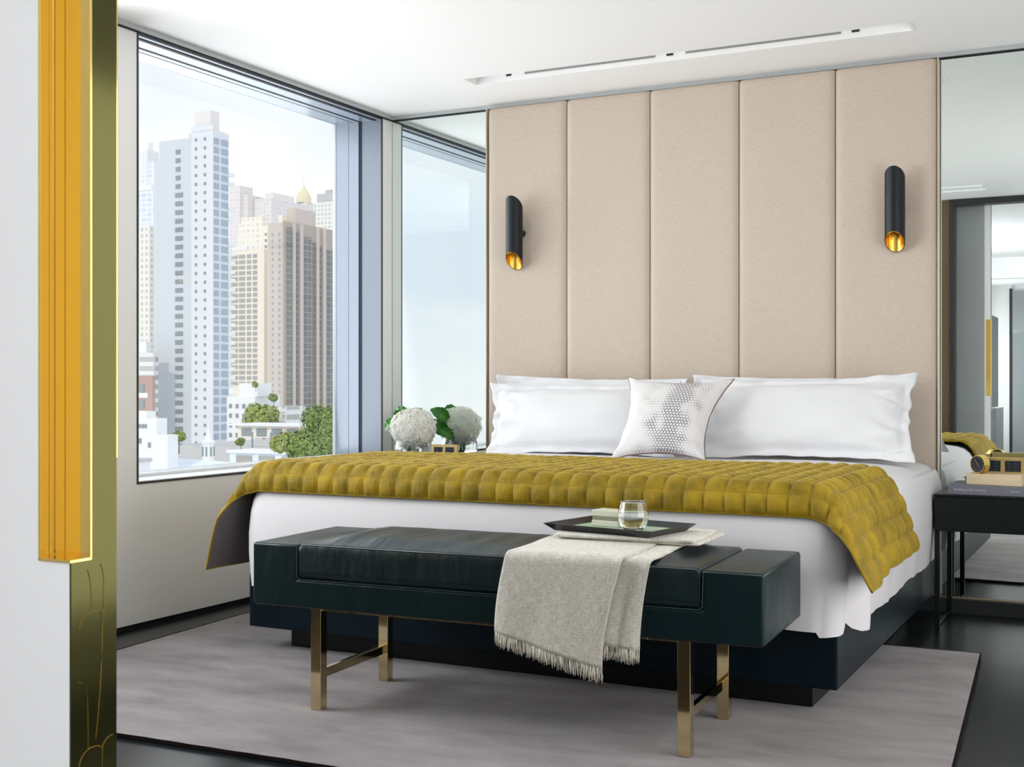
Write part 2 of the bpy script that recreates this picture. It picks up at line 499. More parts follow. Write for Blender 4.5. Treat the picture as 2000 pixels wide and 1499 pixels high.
# left wall with two window openings (the second is out of view)
W1 = (-2.129, -.105); W2 = (-4.95, -2.55); SZ, TZ = .657, 2.69
bm = bmesh.new()
def wx(y0, y1, z0, z1): bx(bm, -.36, y0, z0, 0, y1, z1)
wx(-5.05, .0, .024, SZ); wx(-5.05, .0, TZ, CZ)
wx(W1[1], 0, SZ, TZ); wx(W2[1], W1[0], SZ, TZ); wx(-5.05, W2[0], SZ, TZ)
struct(finish('wall_left', bm, MT['wall']), 'off-white window wall beside the bed', 'wall')
struct(box('baseboard_left', (-.30, -5.05, 0), (-.012, 0, .024), MT['black']), 'recessed black shadow gap under the window wall', 'baseboard')

def window(idx, Y0, Y1, label):
    w = bpy.data.objects.new('window_%d' % idx, None); COL.objects.link(w)
    struct(w, label, 'window')
    e = .004
    # reveal linings
    bm = bmesh.new()
    bx(bm, -.145, Y1 - .006, SZ, -.002, Y1, TZ)             # right inner panel
    bx(bm, -.145, Y0, SZ, -.002, Y0 + .006, TZ)
    finish('reveal_panel', bm, MT['reveal'], w)
    bm = bmesh.new()
    bx(bm, -.162, Y1 - .010, SZ, -.145, Y1, TZ)
    bx(bm, -.162, Y0, SZ, -.145, Y0 + .010, TZ)
    finish('gasket', bm, MT['navy_gap'], w)
    bm = bmesh.new()
    for ya, yb in ((Y1 - .014, Y1), (Y0, Y0 + .014)):
        bx(bm, -.232, ya, SZ, -.162, yb, TZ)
        bx(bm, -.335, ya, SZ, -.235, yb, TZ)
    finish('side_frame', bm, MT['frame'], w)
    # soffit: black edge, blind rail, strip, gap, strip, line, strip
    bm = bmesh.new()
    bx(bm, -.016, Y0, TZ - .006, -.002, Y1, TZ)
    bx(bm, -.062, Y0, TZ - .012, -.040, Y1, TZ)
    bx(bm, -.165, Y0, TZ - .012, -.150, Y1, TZ)
    bx(bm, -.206, Y0, TZ - .0115, -.200, Y1, TZ)
    finish('blind_slot', bm, MT['black'], w)
    bm = bmesh.new()
    bx(bm, -.040, Y0, TZ - .008, -.016, Y1, TZ)
    bx(bm, -.150, Y0, TZ - .010, -.062, Y1, TZ)
    bx(bm, -.200, Y0, TZ - .011, -.165, Y1, TZ)
    bx(bm, -.335, Y0, TZ - .012, -.206, Y1, TZ)
    finish('head_frame', bm, MT['frame'], w)
    # sill
    bm = bmesh.new()
    bx(bm, -.335, Y0, SZ, -.005, Y1, SZ + .008)
    bx(bm, -.335, Y0, SZ + .008, -.19, Y1, SZ + .022, .002)
    finish('sill', bm, MT['sill'], w)
    # black outline frame on the wall face
    bm = bmesh.new()
    bx(bm, -.004, Y0 - .0, SZ - .006, .003, Y1, SZ + .004)
    bx(bm, -.012, Y0, SZ, .003, Y0 + .010, TZ)
    bx(bm, -.006, Y1 - .008, SZ, .002, Y1, TZ)
    finish('edge_frame', bm, MT['doorframe'], w)
    bm = bmesh.new()
    bx(bm, -.324, Y0 + .014, SZ + .02, -.318, Y1 - .014, TZ - .012)
    finish('glass_pane', bm, MT['glass'], w)
    return w
window(1, *W1, 'large deep-set window looking over the city')
window(2, *W2, 'second tall window further along the window wall, out of view')

# back wall, with mirror glass either side of the headboard
struct(box('wall_back', (-.36, .012, 0), (5.2, .12, CZ), MT['wall']), 'wall behind the headboard', 'wall')
struct(box('wall_right', (5.1, -16, 0), (5.2, .0, CZ), MT['wall']), 'off-white wall to the right of the bed', 'wall')
struct(box('baseboard_back', (0.001, -.045, 0), (5.1, .010, .066), MT['black']), 'recessed black base under the back wall', 'baseboard')
mt = MT['mirror']
o = tag(box('wall_mirror', (.003, 0, .070), (.672, .010, CZ - .03), mt), 'full-height mirror panel between the window and the headboard', 'mirror', 'mirror panels beside the headboard')
o = tag(box('wall_mirror', (3.160, 0, .070), (5.098, .010, CZ - .03), mt), 'full-height mirror panel right of the headboard, behind the black nightstand', 'mirror', 'mirror panels beside the headboard')
bm = bmesh.new()
bx(bm, .0, -.020, CZ - .022, 5.1, .010, CZ)
bx(bm, .0, -5.03, CZ - .022, .020, -.020, CZ)
struct(finish('trim_1', bm, MT['trim']), 'thin grey shadow trim round the ceiling', 'trim')
bm = bmesh.new()
bx(bm, .0, -.012, CZ - .028, 5.1, .010, CZ - .022)
bx(bm, .0, -5.03, CZ - .028, .008, -.012, CZ - .022)
struct(finish('trim_2', bm, MT['black']), 'black line under the ceiling trim', 'trim')
bm = bmesh.new()
bx(bm, .0, -.004, .0661, 5.098, .010, .0700)
struct(finish('trim_3', bm, MT['goldl']), 'slim metal edge under the mirrors', 'trim')

# partition wall with the sliding door opening
struct(box('wall_front', (0, -5.13, 0), (2.53, -5.03, CZ), MT['bronze']), 'bronze-brown partition at the foot of the bedroom, seen in the mirror', 'wall')
bm = bmesh.new()
bx(bm, 2.53, -5.138, 0, 2.575, -5.015, CZ - .055)
bx(bm, 2.53, -5.138, CZ - .055, 5.1, -5.015, CZ - .001)
struct(finish('trim_4', bm, MT['doorframe']), 'dark frame round the sliding door opening', 'trim')
bm = bmesh.new()
for (a, b, c, d) in ((-16, -15.0, 0, CZ), (-15.0, -13.0, 2.5, CZ), (-13.0, -9.5, 0, CZ), (-9.5, -7.0, 2.5, CZ), (-7.0, -5.24, 0, CZ), (-15.0, -13.0, 0, .2), (-9.5, -7.0, 0, .2)):
    bx(bm, 1.55, a, c, 1.65, b, d)  # gaps in this wall are added to let the fill lamps through
struct(finish('wall_hall', bm, MT['wall']), 'hall wall with openings added for the fill lamps, seen in the mirror through the doorway', 'wall')
struct(box('wall_far', (1.55, -15.4, 0), (5.1, -15.3, CZ), MT['wall']), 'far end wall of the hall, seen in the mirror', 'wall')

# ------------------------------------------------------------------ sliding door with the notched brass pull
DX, DY0, DY1 = 2.861, -5.219, -5.143
NW, ND = .053, .033
Z0, Z1 = .881, 1.70
Z0b, Z1b = 1.005, 1.668
door = bpy.data.objects.new('door_1', None); COL.objects.link(door)
struct(door, 'white lacquered sliding door with a tall recessed brass pull, in the left foreground', 'door')
bm = bmesh.new()
NB = .018
bx(bm, 1.95, DY0, .006, DX - NW, DY1, CZ - .002)                 # main slab
bx(bm, DX - NW, DY0, .006, DX - .003, DY0 + ND, Z0)             # corner below notch (hall side)
bx(bm, DX - NW, DY0, Z1, DX - .003, DY0 + ND, CZ - .002)
bx(bm, DX - NW, DY0 + ND, .006, DX - .003, DY1, CZ - .002)
finish('door_leaf', bm, MT['lacquer'], door)
bm = bmesh.new()
bx(bm, 2.06, DY1, .006, DX - NW - .002, DY1 + .003, CZ - .056)
finish('room_face', bm, MT['lacquer_grey'], door)
bm = bmesh.new()
bx(bm, DX - .003, DY0, .006, DX, DY0 + ND, Z0)
bx(bm, DX - .003, DY0 + ND, .006, DX, DY1 - .0002, CZ - .002)
finish('edge_plate', bm, MT['olive'], door)
bm = bmesh.new()
t_ = .0025
bx(bm, DX - NW - .001, DY0 - .003, Z0, DX - NW + t_, DY0 + ND, Z1, .0006)
bx(bm, DX - NW + t_, DY0 + ND - t_, Z0, DX + .0005, DY0 + ND + .0008, Z1, .0006)
bx(bm, DX - NW + t_, DY0 + ND * .35, Z0, DX - NW + .010, DY0 + ND - t_, Z1, .0006)
bx(bm, DX - NW - .001, DY0 - .003, Z0 - .0015, DX + .001, DY0 + ND, Z0 + t_, .0006)
bx(bm, DX - .0245, DY0 + ND - t_ - .0012, Z0 + .004, DX - .0225, DY0 + ND - t_, Z1, 0)
hd = finish('door_handle', bm, MT['handle'], door)
bm = bmesh.new()
bx(bm, DX - NW + .012, DY1, Z0b, DX - .002, DY1 + .004, Z1b, .001)
finish('door_handle', bm, MT['handle'], door)
# engraved fan lines on the edge plate
def edge_pt(u, z): return (DX + .0004, DY0 + .004 + u * (DY1 - DY0 - .006), z)
bm = bmesh.new()
def eline(pts): tube(bm, [edge_pt(u, z) for u, z in pts], .00035, 5)
for z0 in (.808, .637, .466, .295):
    eline([(.12 + .33 * (1 - math.cos(math.pi * .5 * k / 10)), z0 - .013 + .020 * math.sin(math.pi * .5 * k / 10)) for k in range(11)])
    eline([(.45 + .22 * math.sin(math.pi * .5 * k / 8), z0 + .007 * math.cos(math.pi * .5 * k / 8)) for k in range(9)])
    eline([(.67 + .25 * (1 - math.cos(math.pi * .5 * k / 8)), z0 + .014 * math.sin(math.pi * .5 * k / 8)) for k in range(9)])
    eline([(.67 - .16 * (k / 10) ** 2, z0 - .155 * k / 10) for k in range(11)])
    eline([(.10, z0 - .078), (.20, z0 - .080), (.27, z0 - .088), (.31, z0 - .100), (.325, z0 - .120), (.33, z0 - .165)])
eline([(.32, .868), (.36, .860), (.40, .845), (.42, .815)])
eline([(.62, .873), (.68, .864), (.71, .850), (.70, .808)])
finish('engraved_line', bm, MT['olive_line'], door)

# hall items seen through the mirror
cb = thing('wardrobe', 'grey-green hall wardrobe with a low cabinet, reflected in the right mirror beyond the doorway', 'wardrobe', (0, 0, 0))
box('carcass', (1.652, -12.6, .0), (2.26, -11.6, .78), MT['lacquer_grey'], cb, .004)
box('upper_unit', (1.652, -12.5, .79), (2.20, -11.7, 2.05), mat('deep_teal_glass', (.06, .09, .10), .2), cb, .004)
dd = bpy.data.objects.new('door_2', None); COL.objects.link(dd)
struct(dd, 'grey door at the far end of the hall, reflected in the right mirror', 'door')
box('door_leaf', (2.14, -15.3, 0), (3.1, -15.25, 2.62), MT['lacquer_grey'], dd)
box('door_frame', (2.10, -15.3, 0), (2.14, -15.24, 2.66), MT['doorframe'], dd)
hp = struct(box('trim_5', (1.65, -10.6, 2.45), (5.1, -10.5, CZ), MT['ceil']), 'white downstand beam across the hall ceiling', 'trim')

# ================================================================== RUG
def rug():
    P = [(.20, -1.12), (3.45, -1.005), (3.60, -3.36), (.36, -3.475)]
    H = .0155
    def q(u, v, z):
        a = Vector(P[3]).lerp(Vector(P[2]), u); b = Vector(P[0]).lerp(Vector(P[1]), u)
        p = a.lerp(b, v); return Vector((p.x, p.y, z))
    root = thing('rug', 'large grey-taupe wool rug with a dark bound edge under the bed and bench', 'rug', (0, 0, 0))
    nu, nv = 120, 90
    def top(u, v):
        e = min(u, 1 - u, v, 1 - v)
        z = H + .001 * ns(u * 40, v * 40) - .003 * (1 - sm(e / .006))
        w = .004 * ns(u * 30, v * 22, 5) if e < .001 else 0
        p = q(u, v, z); p.y += w; return p
    surf('pile', top, nu, nv, MT['rug'], root)
    bm = bmesh.new()
    c = [q(0, 0, 0), q(1, 0, 0), q(1, 1, 0), q(0, 1, 0)]
    loop = []
    for i in range(4):
        a, b = c[i], c[(i + 1) % 4]
        for k in range(60): loop.append(a.lerp(b, k / 60))
    lo = [bm.verts.new((p.x, p.y, .0005)) for p in loop]
    mid = Vector((1.9, -2.2, 0))
    hi = []
    for i, p in enumerate(loop):
        d = (p - mid).normalized()
        hi.append(bm.verts.new((p.x + d.x * .009 + .0015 * random.uniform(-1, 1), p.y + d.y * .009 + .0015 * random.uniform(-1, 1), H - .0010)))
    n = len(loop)
    for i in range(n): bm.faces.new((lo[i], lo[(i + 1) % n], hi[(i + 1) % n], hi[i]))
    bm.faces.new(lo[::-1])
    finish('bound_edge', bm, MT['rug_edge'], root)
rug()

# ================================================================== HEADBOARD
def headboard():
    root = thing('headboard', 'tall beige linen headboard of five padded vertical panels behind the bed', 'headboard')
    xs = [.680, 1.176, 1.669, 2.161, 2.658, 3.148]
    zb, zt = .085, CZ - .030
    for i in range(5):
        x0, x1 = xs[i] + .002, xs[i + 1] - .002
        bm = bmesh.new()
        nx, nz_ = 26, 20
        def off(a, L): d = min(a, L - a); return -.020 * (1 - math.exp(-d / .012))
        us = [0, .002, .006, .012, .02, .03, .045, .07] ; Lx = x1 - x0; Lz = zt - zb
        gu = us + [.07 + (Lx - .14) * k / 6 for k in range(1, 6)] + [Lx - u for u in us[::-1]]
        gz = us + [.07 + (Lz - .14) * k / 10 for k in range(1, 10)] + [Lz - u for u in us[::-1]]
        g = [[bm.verts.new((x0 + u, -.040 + off(u, Lx) + off(w, Lz) * .7 + .014 - .002 * ns(u * 3 + i, w * 2), zb + w)) for u in gu] for w in gz]
        for a in range(len(gz) - 1):
            for b in range(len(gu) - 1): bm.faces.new((g[a][b], g[a][b + 1], g[a + 1][b + 1], g[a + 1][b]))
        ring = [g[0][b] for b in range(len(gu))] + [g[a][-1] for a in range(1, len(gz))] + [g[-1][b] for b in range(len(gu) - 2, -1, -1)] + [g[a][0] for a in range(len(gz) - 2, 0, -1)]
        back = [bm.verts.new((v.co.x, .008, v.co.z)) for v in ring]
        for k in range(len(ring)):
            k2 = (k + 1) % len(ring); bm.faces.new((ring[k], ring[k2], back[k2], back[k]))
        bm.faces.new(back)
        finish('padded_panel', bm, MT['linen'], root, smooth=True)
    for x in (.6735, 3.1525):
        box('edge_trim', (x - .0015, -.058, .072), (x + .0025, -.001, zt), MT['edge'], root, .0008)
headboard()

# ================================================================== BED
def bed_base():
    root = thing('bed_base', 'low dark navy bed platform on a recessed plinth', 'bed base')
    box('platform', (.750, -2.268, .104), (3.153, -.066, .322), MT['navy'], root, .006, 2)
    box('plinth', (.89, -2.17, .0172), (3.05, -.30, .104), MT['black_wood'], root, .002, 1)
bed_base()

def fold_ridge(y, y0, w): return math.exp(-((y - y0) / w) ** 2)

def bedding():
    """white duvet: rounded mattress shape with a hanging skirt on three sides"""
    X0, X1, YF, YB = .772, 3.172, -2.315, -.075
    HEM = .285
    prof = [(0.0, HEM), (-.004, .34), (-.010, .42), (-.012, .50), (-.008, .58), (.0, .63), (.012, .67), (.034, .705), (.062, .728), (.10, .742), (.16, .751), (.26, .757), (.42, .760), (.62, .760), (.85, .758), (1.07, .757)]
    def outline(inset):
        r = max(.075 - inset * .2, .03)
        x0, x1, y0 = X0 + inset, X1 - inset, YF + inset
        pts = []
        N = 60
        for k in range(N + 1): pts.append((x0, YB + (y0 + r - YB) * k / N))
        for k in range(1, 12): a = math.pi + (math.pi / 2) * k / 12; pts.append((x0 + r + r * math.cos(a), y0 + r + r * math.sin(a)))
        for k in range(N + 21): pts.append((x0 + r + (x1 - r - x0 - r) * k / (N + 20), y0))
        for k in range(1, 12): a = -math.pi / 2 + (math.pi / 2) * k / 12; pts.append((x1 - r + r * math.cos(a), y0 + r + r * math.sin(a)))
        for k in range(N + 1): pts.append((x1, y0 + r + (YB - y0 - r) * k / N))
        return pts
    prof2 = []
    for (a, b) in zip(prof, prof[1:]):
        k = 3 if a[1] < .7 else 2
        for i in range(k): prof2.append((a[0] + (b[0] - a[0]) * i / k, a[1] + (b[1] - a[1]) * i / k))
    prof2.append(prof[-1])
    bm = bmesh.new()
    rows = []
    cx = (X0 + X1) / 2
    for inset, z in prof2:
        O = outline(inset)
        row = []
        n = len(O)
        for i, (x, y) in enumerate(O):
            s = i / n
            zz = z
            hang = sm((.66 - z) / .36)
            # outward direction
            dx = -1 if i < 60 else (1 if i > n - 61 else 0)
            dy = -1 if 60 <= i <= n - 61 else 0
            if 60 < i < 72: dx, dy = -.7, -.7
            if n - 73 < i < n - 61: dx, dy = .7, -.7
            fold = .012 * ns(x * 4.1, y * 4.1, z * .7) + .008 * ns(x * 9, y * 9, z * 1.5)
            # drape folds at the two front corners
            if x > 3.0:
                fold += .040 * fold_ridge(y, -2.04, .07) - .030 * fold_ridge(y, -2.17, .035) + .012 * fold_ridge(y, -1.6, .12)
            if x < .95:
                fold += .03 * fold_ridge(y, -2.1, .10) - .02 * fold_ridge(y, -1.95, .06)
            if dy == -1:
                fold += .016 * fold_ridge(x, 3.02, .10) - .012 * fold_ridge(x, 2.86, .06) + .012 * fold_ridge(x, .92, .08)
            x2 = x + dx * fold * hang; y2 = y + dy * fold * hang
            # hem line varies
            lift = 0
            if z < .60:
                k = (0.60 - z) / (.60 - HEM)
                lift = .010 * ns(x * 3 + 3, y * 3) + .006 * ns(x * 11, y * 11)
                if x > 3.0:
                    lift += .050 * fold_ridge(y, -2.19, .045) - .012 * fold_ridge(y, -2.04, .10) 
                if dy == -1 and x > 2.7: lift += .018
                if x < .95: lift += -.010
                zz += lift * k
            # duvet top: dips towards the pillows, soft lumps
            tw = sm(inset / .2)
            if z > .70:
                zz += -.018 * sm((y + 1.25) / .85) + tw * (.006 * ns(x * 2.2, y * 2.6) + .003 * ns(x * 7, y * 7, 2))
            row.append(bm.verts.new((x2, y2, zz)))
        rows.append(row)
    for a, b in zip(rows, rows[1:]):
        for i in range(len(a) - 1): bm.faces.new((a[i], a[i + 1], b[i + 1], b[i]))
    # close the last loop (a sliver in the middle) and the head end
    last = rows[-1]
    bm.faces.new(last)
    head = [r[0] for r in rows] + [r[-1] for r in rows[::-1]]
    bm.faces.new(head[::-1])
    o = finish('duvet', bm, MT['sheet'], None, smooth=True)
    tag(o, 'white cotton duvet draped over the mattress, hanging over three sides', 'duvet')
    return o
bedding()

def quilt():
    """mustard velvet quilt across the foot of the bed, squares of 7.2 cm"""
    Q = .0725
    X0, X1 = .740, 3.172
    YB, YF = -1.30, -2.322
    TOPZ = .776
    LA, RA = .395, .265        # hanging lengths left and right (measured past the edge)
    FB = .073                 # length past the front edge
    RX, RY = .115, .075
    U0, U1 = -LA, (X1 - X0) + RA
    V1 = (YB - YF) + FB
    def wrap(a, r):
        """arc length a past the start of a bend of radius r -> (outward, drop)"""
        if a <= 0: return a, 0
        L = r * math.pi / 2
        if a < L: return r * math.sin(a / r), r * (1 - math.cos(a / r))
        return r, r + (a - L)
    def base(s, t):
        # s: metres across from left hem ; t: metres from far edge to front hem
        u = U0 + s
        # lateral wrap
        fl_l = .20; fl_r = .05
        if u < RX * .57 + .03:
            r = RX; a = -(u - r)
            out, dr = wrap(a, r)
            x = X0 + r - out
            dpast = max(0, a - r * 1.2)
            x -= dpast * (.30 - .10 * (1 - sm(t / 1.0)))
            dr = dr - dpast * .04
            side = a; sgn = -1
        elif u > (X1 - X0) - RX * .57 - .03:
            r = RX; a = u - ((X1 - X0) - r)
            out, dr = wrap(a, r)
            x = X1 - r + out
            dpast = max(0, a - r * 1.2)
            x += dpast * (.36 + .22 * sm((t - .75) / .4))
            side = a; sgn = 1
        else:
            x = X0 + u; dr = 0; side = 0; sgn = 0
        z = TOPZ - dr
        # front wrap fades out on the side flaps
        ts = (YB - YF) - RY
        w = max(0., min(1., 1 - (side - .045) / .25)); w = w * .6 + sm(w) * .4
        y = YB - t
        if t > ts:
            out, d2 = wrap(t - ts, RY)
            yb = YB - ts - out
            y = y * (1 - w) + yb * w
            z -= d2 * w
            # flap corner relaxes back a little so that the cloth hangs as a cone
            y -= (1 - w) * (t - ts) * (.28 if sgn > 0 else -.05)
        # crown of the duvet
        z -= .030 * sm((.20 - t) / .6) if sgn == 0 else .010 * sm((.2 - t) / .6)
        return Vector((x, y, z)), side
    WS = U1 - U0
    nsq_u = round(WS / Q); nsq_v = round(V1 / Q)
    qu, qv = WS / nsq_u, V1 / nsq_v
    K = 8
    nu, nv = nsq_u * K, nsq_v * K
    def normal(s, t):
        e = .004
        a = base(s + e, t)[0] - base(s - e, t)[0]; b = base(s, t + e)[0] - base(s, t - e)[0]
        n_ = b.cross(a)
        return n_.normalized() if n_.length > 1e-9 else Vector((0, 0, 1))
    def top(uu, vv):
        s, t = uu * WS, vv * V1
        p, side = base(s, t)
        n_ = normal(s, t)
        fu = (s / qu) % 1; fv = (t / qv) % 1
        if uu >= .99999: fu = 0
        if vv >= .99999: fv = 0
        du, dv = min(fu, 1 - fu) * qu, min(fv, 1 - fv) * qv
        puff = (1 - math.exp(-du / .0065)) * (1 - math.exp(-dv / .0065)) * (.72 + .28 * math.sin(math.pi * fu) * math.sin(math.pi * fv))
        iu, iv = math.floor(s / qu), math.floor(t / qv)
        h = .0140 * (1 + .25 * ns(iu * 3.3, iv * 2.7)) * puff
        h += .0012 * ns(s * 60, t * 24) * puff
        h += .006 * ns(s * 2.5, t * 2.5, 7)
        # slightly sagging seams
        p = p + n_ * (h + .002)
        if side > RX * 1.2:
            k = side - RX * 1.2
            p.x += .020 * ns(t * 6, side * 3, 3) * min(1, k / .15)
        return p
    root = thing('quilted_throw', 'mustard velvet throw quilted in small squares across the foot of the bed', 'bed throw')
    surf('velvet_face', top, nu, nv, MT['velvet'], root, (WS, V1))
    def under(uu, vv):
        s, t = uu * WS, vv * V1
        p, side = base(s, t); n_ = normal(s, t)
        q = p - n_ * .0035
        q += n_ * .006 * ns(s * 2.5, t * 2.5, 7)
        if side > RX * 1.2:
            q.x += .020 * ns(t * 6, side * 3, 3) * min(1, (side - RX * 1.2) / .15)
        return q
    surf('lining', under, 150, 60, MT['lining'], root)
    # binding round the edge + quilting threads on the seams
    def strip(pts, r, name, m):
        bm = bmesh.new(); tube(bm, pts, r, 6); return finish(name, bm, m, root, True)
    def edge(s, t):
        a = under(s / WS, t / V1); b = top(s / WS, t / V1); return (a + b) / 2
    pts = [edge(0, V1 * k / 60) for k in range(61)] + [edge(WS * k / 200, V1) for k in range(1, 201)] + [edge(WS, V1 * (1 - k / 60)) for k in range(1, 61)] + [edge(WS * (1 - k / 200), 0) for k in range(1, 200)]
    strip(pts, .0045, 'bound_edge', MT['velvet'])
    bm = bmesh.new()
    def seamline(pts): tube(bm, pts, .0007, 4, False)
    for i in range(1, nsq_u):
        seamline([top(i / nsq_u, k / (nsq_v * 2)) + Vector((0, 0, .0004)) for k in range(nsq_v * 2 + 1)])
    for j in range(1, nsq_v):
        seamline([top(k / (nsq_u * 2), j / nsq_v) + Vector((0, 0, .0004)) for k in range(nsq_u * 2 + 1)])
    finish('quilting_thread', bm, MT['thread'], root, True)
quilt()

# ------------------------------------------------------------------ pillows
def pillow(name, c, T, m, label, cat, flange=0.0, seed=0, group=None, pull=.03, piping=None, uvm=None, wr=1.5):
    TL, TR, BR, BL = [Vector(k) for k in c]
    root = thing(name, label, cat, group=group)
    nrm = (TR - TL).cross(BL - TL).normalized()
    if nrm.y > 0: nrm = -nrm
    W_ = (TR - TL).length; H_ = (TL - BL).length
    fu, fv = flange / W_, flange / H_
    def P(u, v, side):
        # v 0 bottom .. 1 top
        b = BL.lerp(BR, u); t = TL.lerp(TR, u); p = b.lerp(t, v)
        ctr = (TL + TR + BL + BR) / 4
        # sides pull inwards between the corners
        su = (u - .5) * 2; sv = (v - .5) * 2
        du = pull * (1 - sv * sv) * (abs(su) ** 3) * (1 if su < 0 else -1)
        dv = pull * .8 * (1 - su * su) * (abs(sv) ** 3) * (1 if sv < 0 else -1)
        p += (TR - TL).normalized() * du + (TL - BL).normalized() * dv
        iu = (u - fu) / (1 - 2 * fu); iv = (v - fv) / (1 - 2 * fv)
        if 0 < iu < 1 and 0 < iv < 1:
            a = math.sin(math.pi * iu) ** .42 * math.sin(math.pi * iv) ** .45
            th = T * a * (1.0 + .10 * (1 - iv))
        else: a = 0; th = 0
        edge = 1 - min(1, a)
        wob = wr * (.012 * edge * ns(u * 9 + seed, v * 9, seed) + .010 * ns(u * 3 + seed, v * 3, 1) * a)
        # wrinkles radiating at corners / along short seams
        ww = wr * .008 * math.sin((v * 26 + 4 * ns(u * 5, v * 5, seed)) ) * math.exp(-((min(iu, 1 - iu) - .05) / .07) ** 2) * (1 if 0 < iu < 1 else .5)
        th += ww * (a > 0)
        if side > 0: p += nrm * (th + wob + .0022)
        else: p += nrm * (-th * .75 + wob - .0022)
        if flange and (iu <= 0 or iu >= 1):
            k = (-iu if iu <= 0 else iu - 1) * W_ / flange
            p += nrm * .018 * wr * ns(v * 7 + seed, 3, seed) * k * 1.5
            p += (TR - TL).normalized() * .012 * ns(v * 10 + seed, 9) * k
        return p
    nu, nv = 90, 54
    vs = []; 
    for side in (1, -1):
        for j in range(nv + 1):
            for i in range(nu + 1): vs.append(tuple(P(i / nu, j / nv, side)))
    N = (nu + 1) * (nv + 1)
    fs = []
    for j in range(nv):
        for i in range(nu):
            a = j * (nu + 1) + i
            fs.append((a, a + 1, a + nu + 2, a + nu + 1))
            fs.append((N + a, N + a + nu + 1, N + a + nu + 2, N + a + 1))
    rim = [i for i in range(nu + 1)] + [j * (nu + 1) + nu for j in range(1, nv + 1)] + [nv * (nu + 1) + i for i in range(nu - 1, -1, -1)] + [j * (nu + 1) for j in range(nv - 1, 0, -1)]
    for k in range(len(rim)):
        a, b = rim[k], rim[(k + 1) % len(rim)]
        fs.append((a, N + a, N + b, b))
    me = bpy.data.meshes.new('pillow_cover'); me.from_pydata(vs, [], fs)
    uv = me.uv_layers.new(name='UVMap')
    for p in me.polygons:
        for li, vi in zip(p.loop_indices, p.vertices):
            j, i = divmod(vi % N, nu + 1); uv.data[li].uv = (i / nu, j / nv * H_ / W_)
    o = link('cover', me, m, root, smooth=True)
    if flange:
        bm = bmesh.new()
        loop = [(fu, fv + (1 - 2 * fv) * k / 40) for k in range(40)] + [(fu + (1 - 2 * fu) * k / 70, 1 - fv) for k in range(70)] + [(1 - fu, 1 - fv - (1 - 2 * fv) * k / 40) for k in range(40)] + [(1 - fu - (1 - 2 * fu) * k / 70, fv) for k in range(71)]
        tube(bm, [P(u, v, 1) for u, v in loop], .0014, 5)
        finish('seam', bm, m, root, True)
    if piping:
        bm = bmesh.new()
        loop = [(0, k / 40) for k in range(40)] + [(k / 60, 1) for k in range(60)] + [(1, 1 - k / 40) for k in range(40)] + [(1 - k / 60, 0) for k in range(61)]
        tube(bm, [(P(u, v, 1) + P(u, v, -1)) / 2 for u, v in loop], .0035, 6)
        finish('piping', bm, piping, root, True)
    return root

G = 'white pillows leaning on the headboard'
pillow('pillow', [(.800, -.15, 1.158), (1.925, -.15, 1.132), (1.945, -.27, .745), (.86, -.27, .735)], .062, MT['pillow'], 'white pillow behind the others on the window side, only its top edge showing', 'pillow', .04, 3, G, .02)
pillow('pillow', [(1.945, -.15, 1.151), (3.03, -.15, 1.142), (3.08, -.27, .745), (1.965, -.27, .745)], .062, MT['pillow'], 'white pillow at the back on the nightstand side, its corner showing above the patterned cushion', 'pillow', .04, 5, G, .02)
pillow('pillow', [(.815, -.27, 1.112), (1.93, -.27, 1.118), (1.99, -.53, .735), (.93, -.53, .728)], .088, MT['pillow'], 'large white flanged pillow at the front left, nearest the window', 'pillow', .05, 11, G, .035)
pillow('pillow', [(2.03, -.27, 1.128), (3.095, -.27, 1.158), (3.125, -.53, .745), (2.08, -.53, .738)], .088, MT['pillow'], 'large white flanged pillow at the front right, nearest the nightstand', 'pillow', .05, 19, G, .035)
pillow('patterned_cushion', [(1.725, -.50, 1.138), (2.275, -.50, 1.128), (2.215, -.76, .745), (1.735, -.76, .735)], .085, MT['cushion'], 'square grey-white cushion printed with small dark triangles, in the middle of the bed', 'cushion', 0, 31, None, .055, MT['piping'], wr=.5)

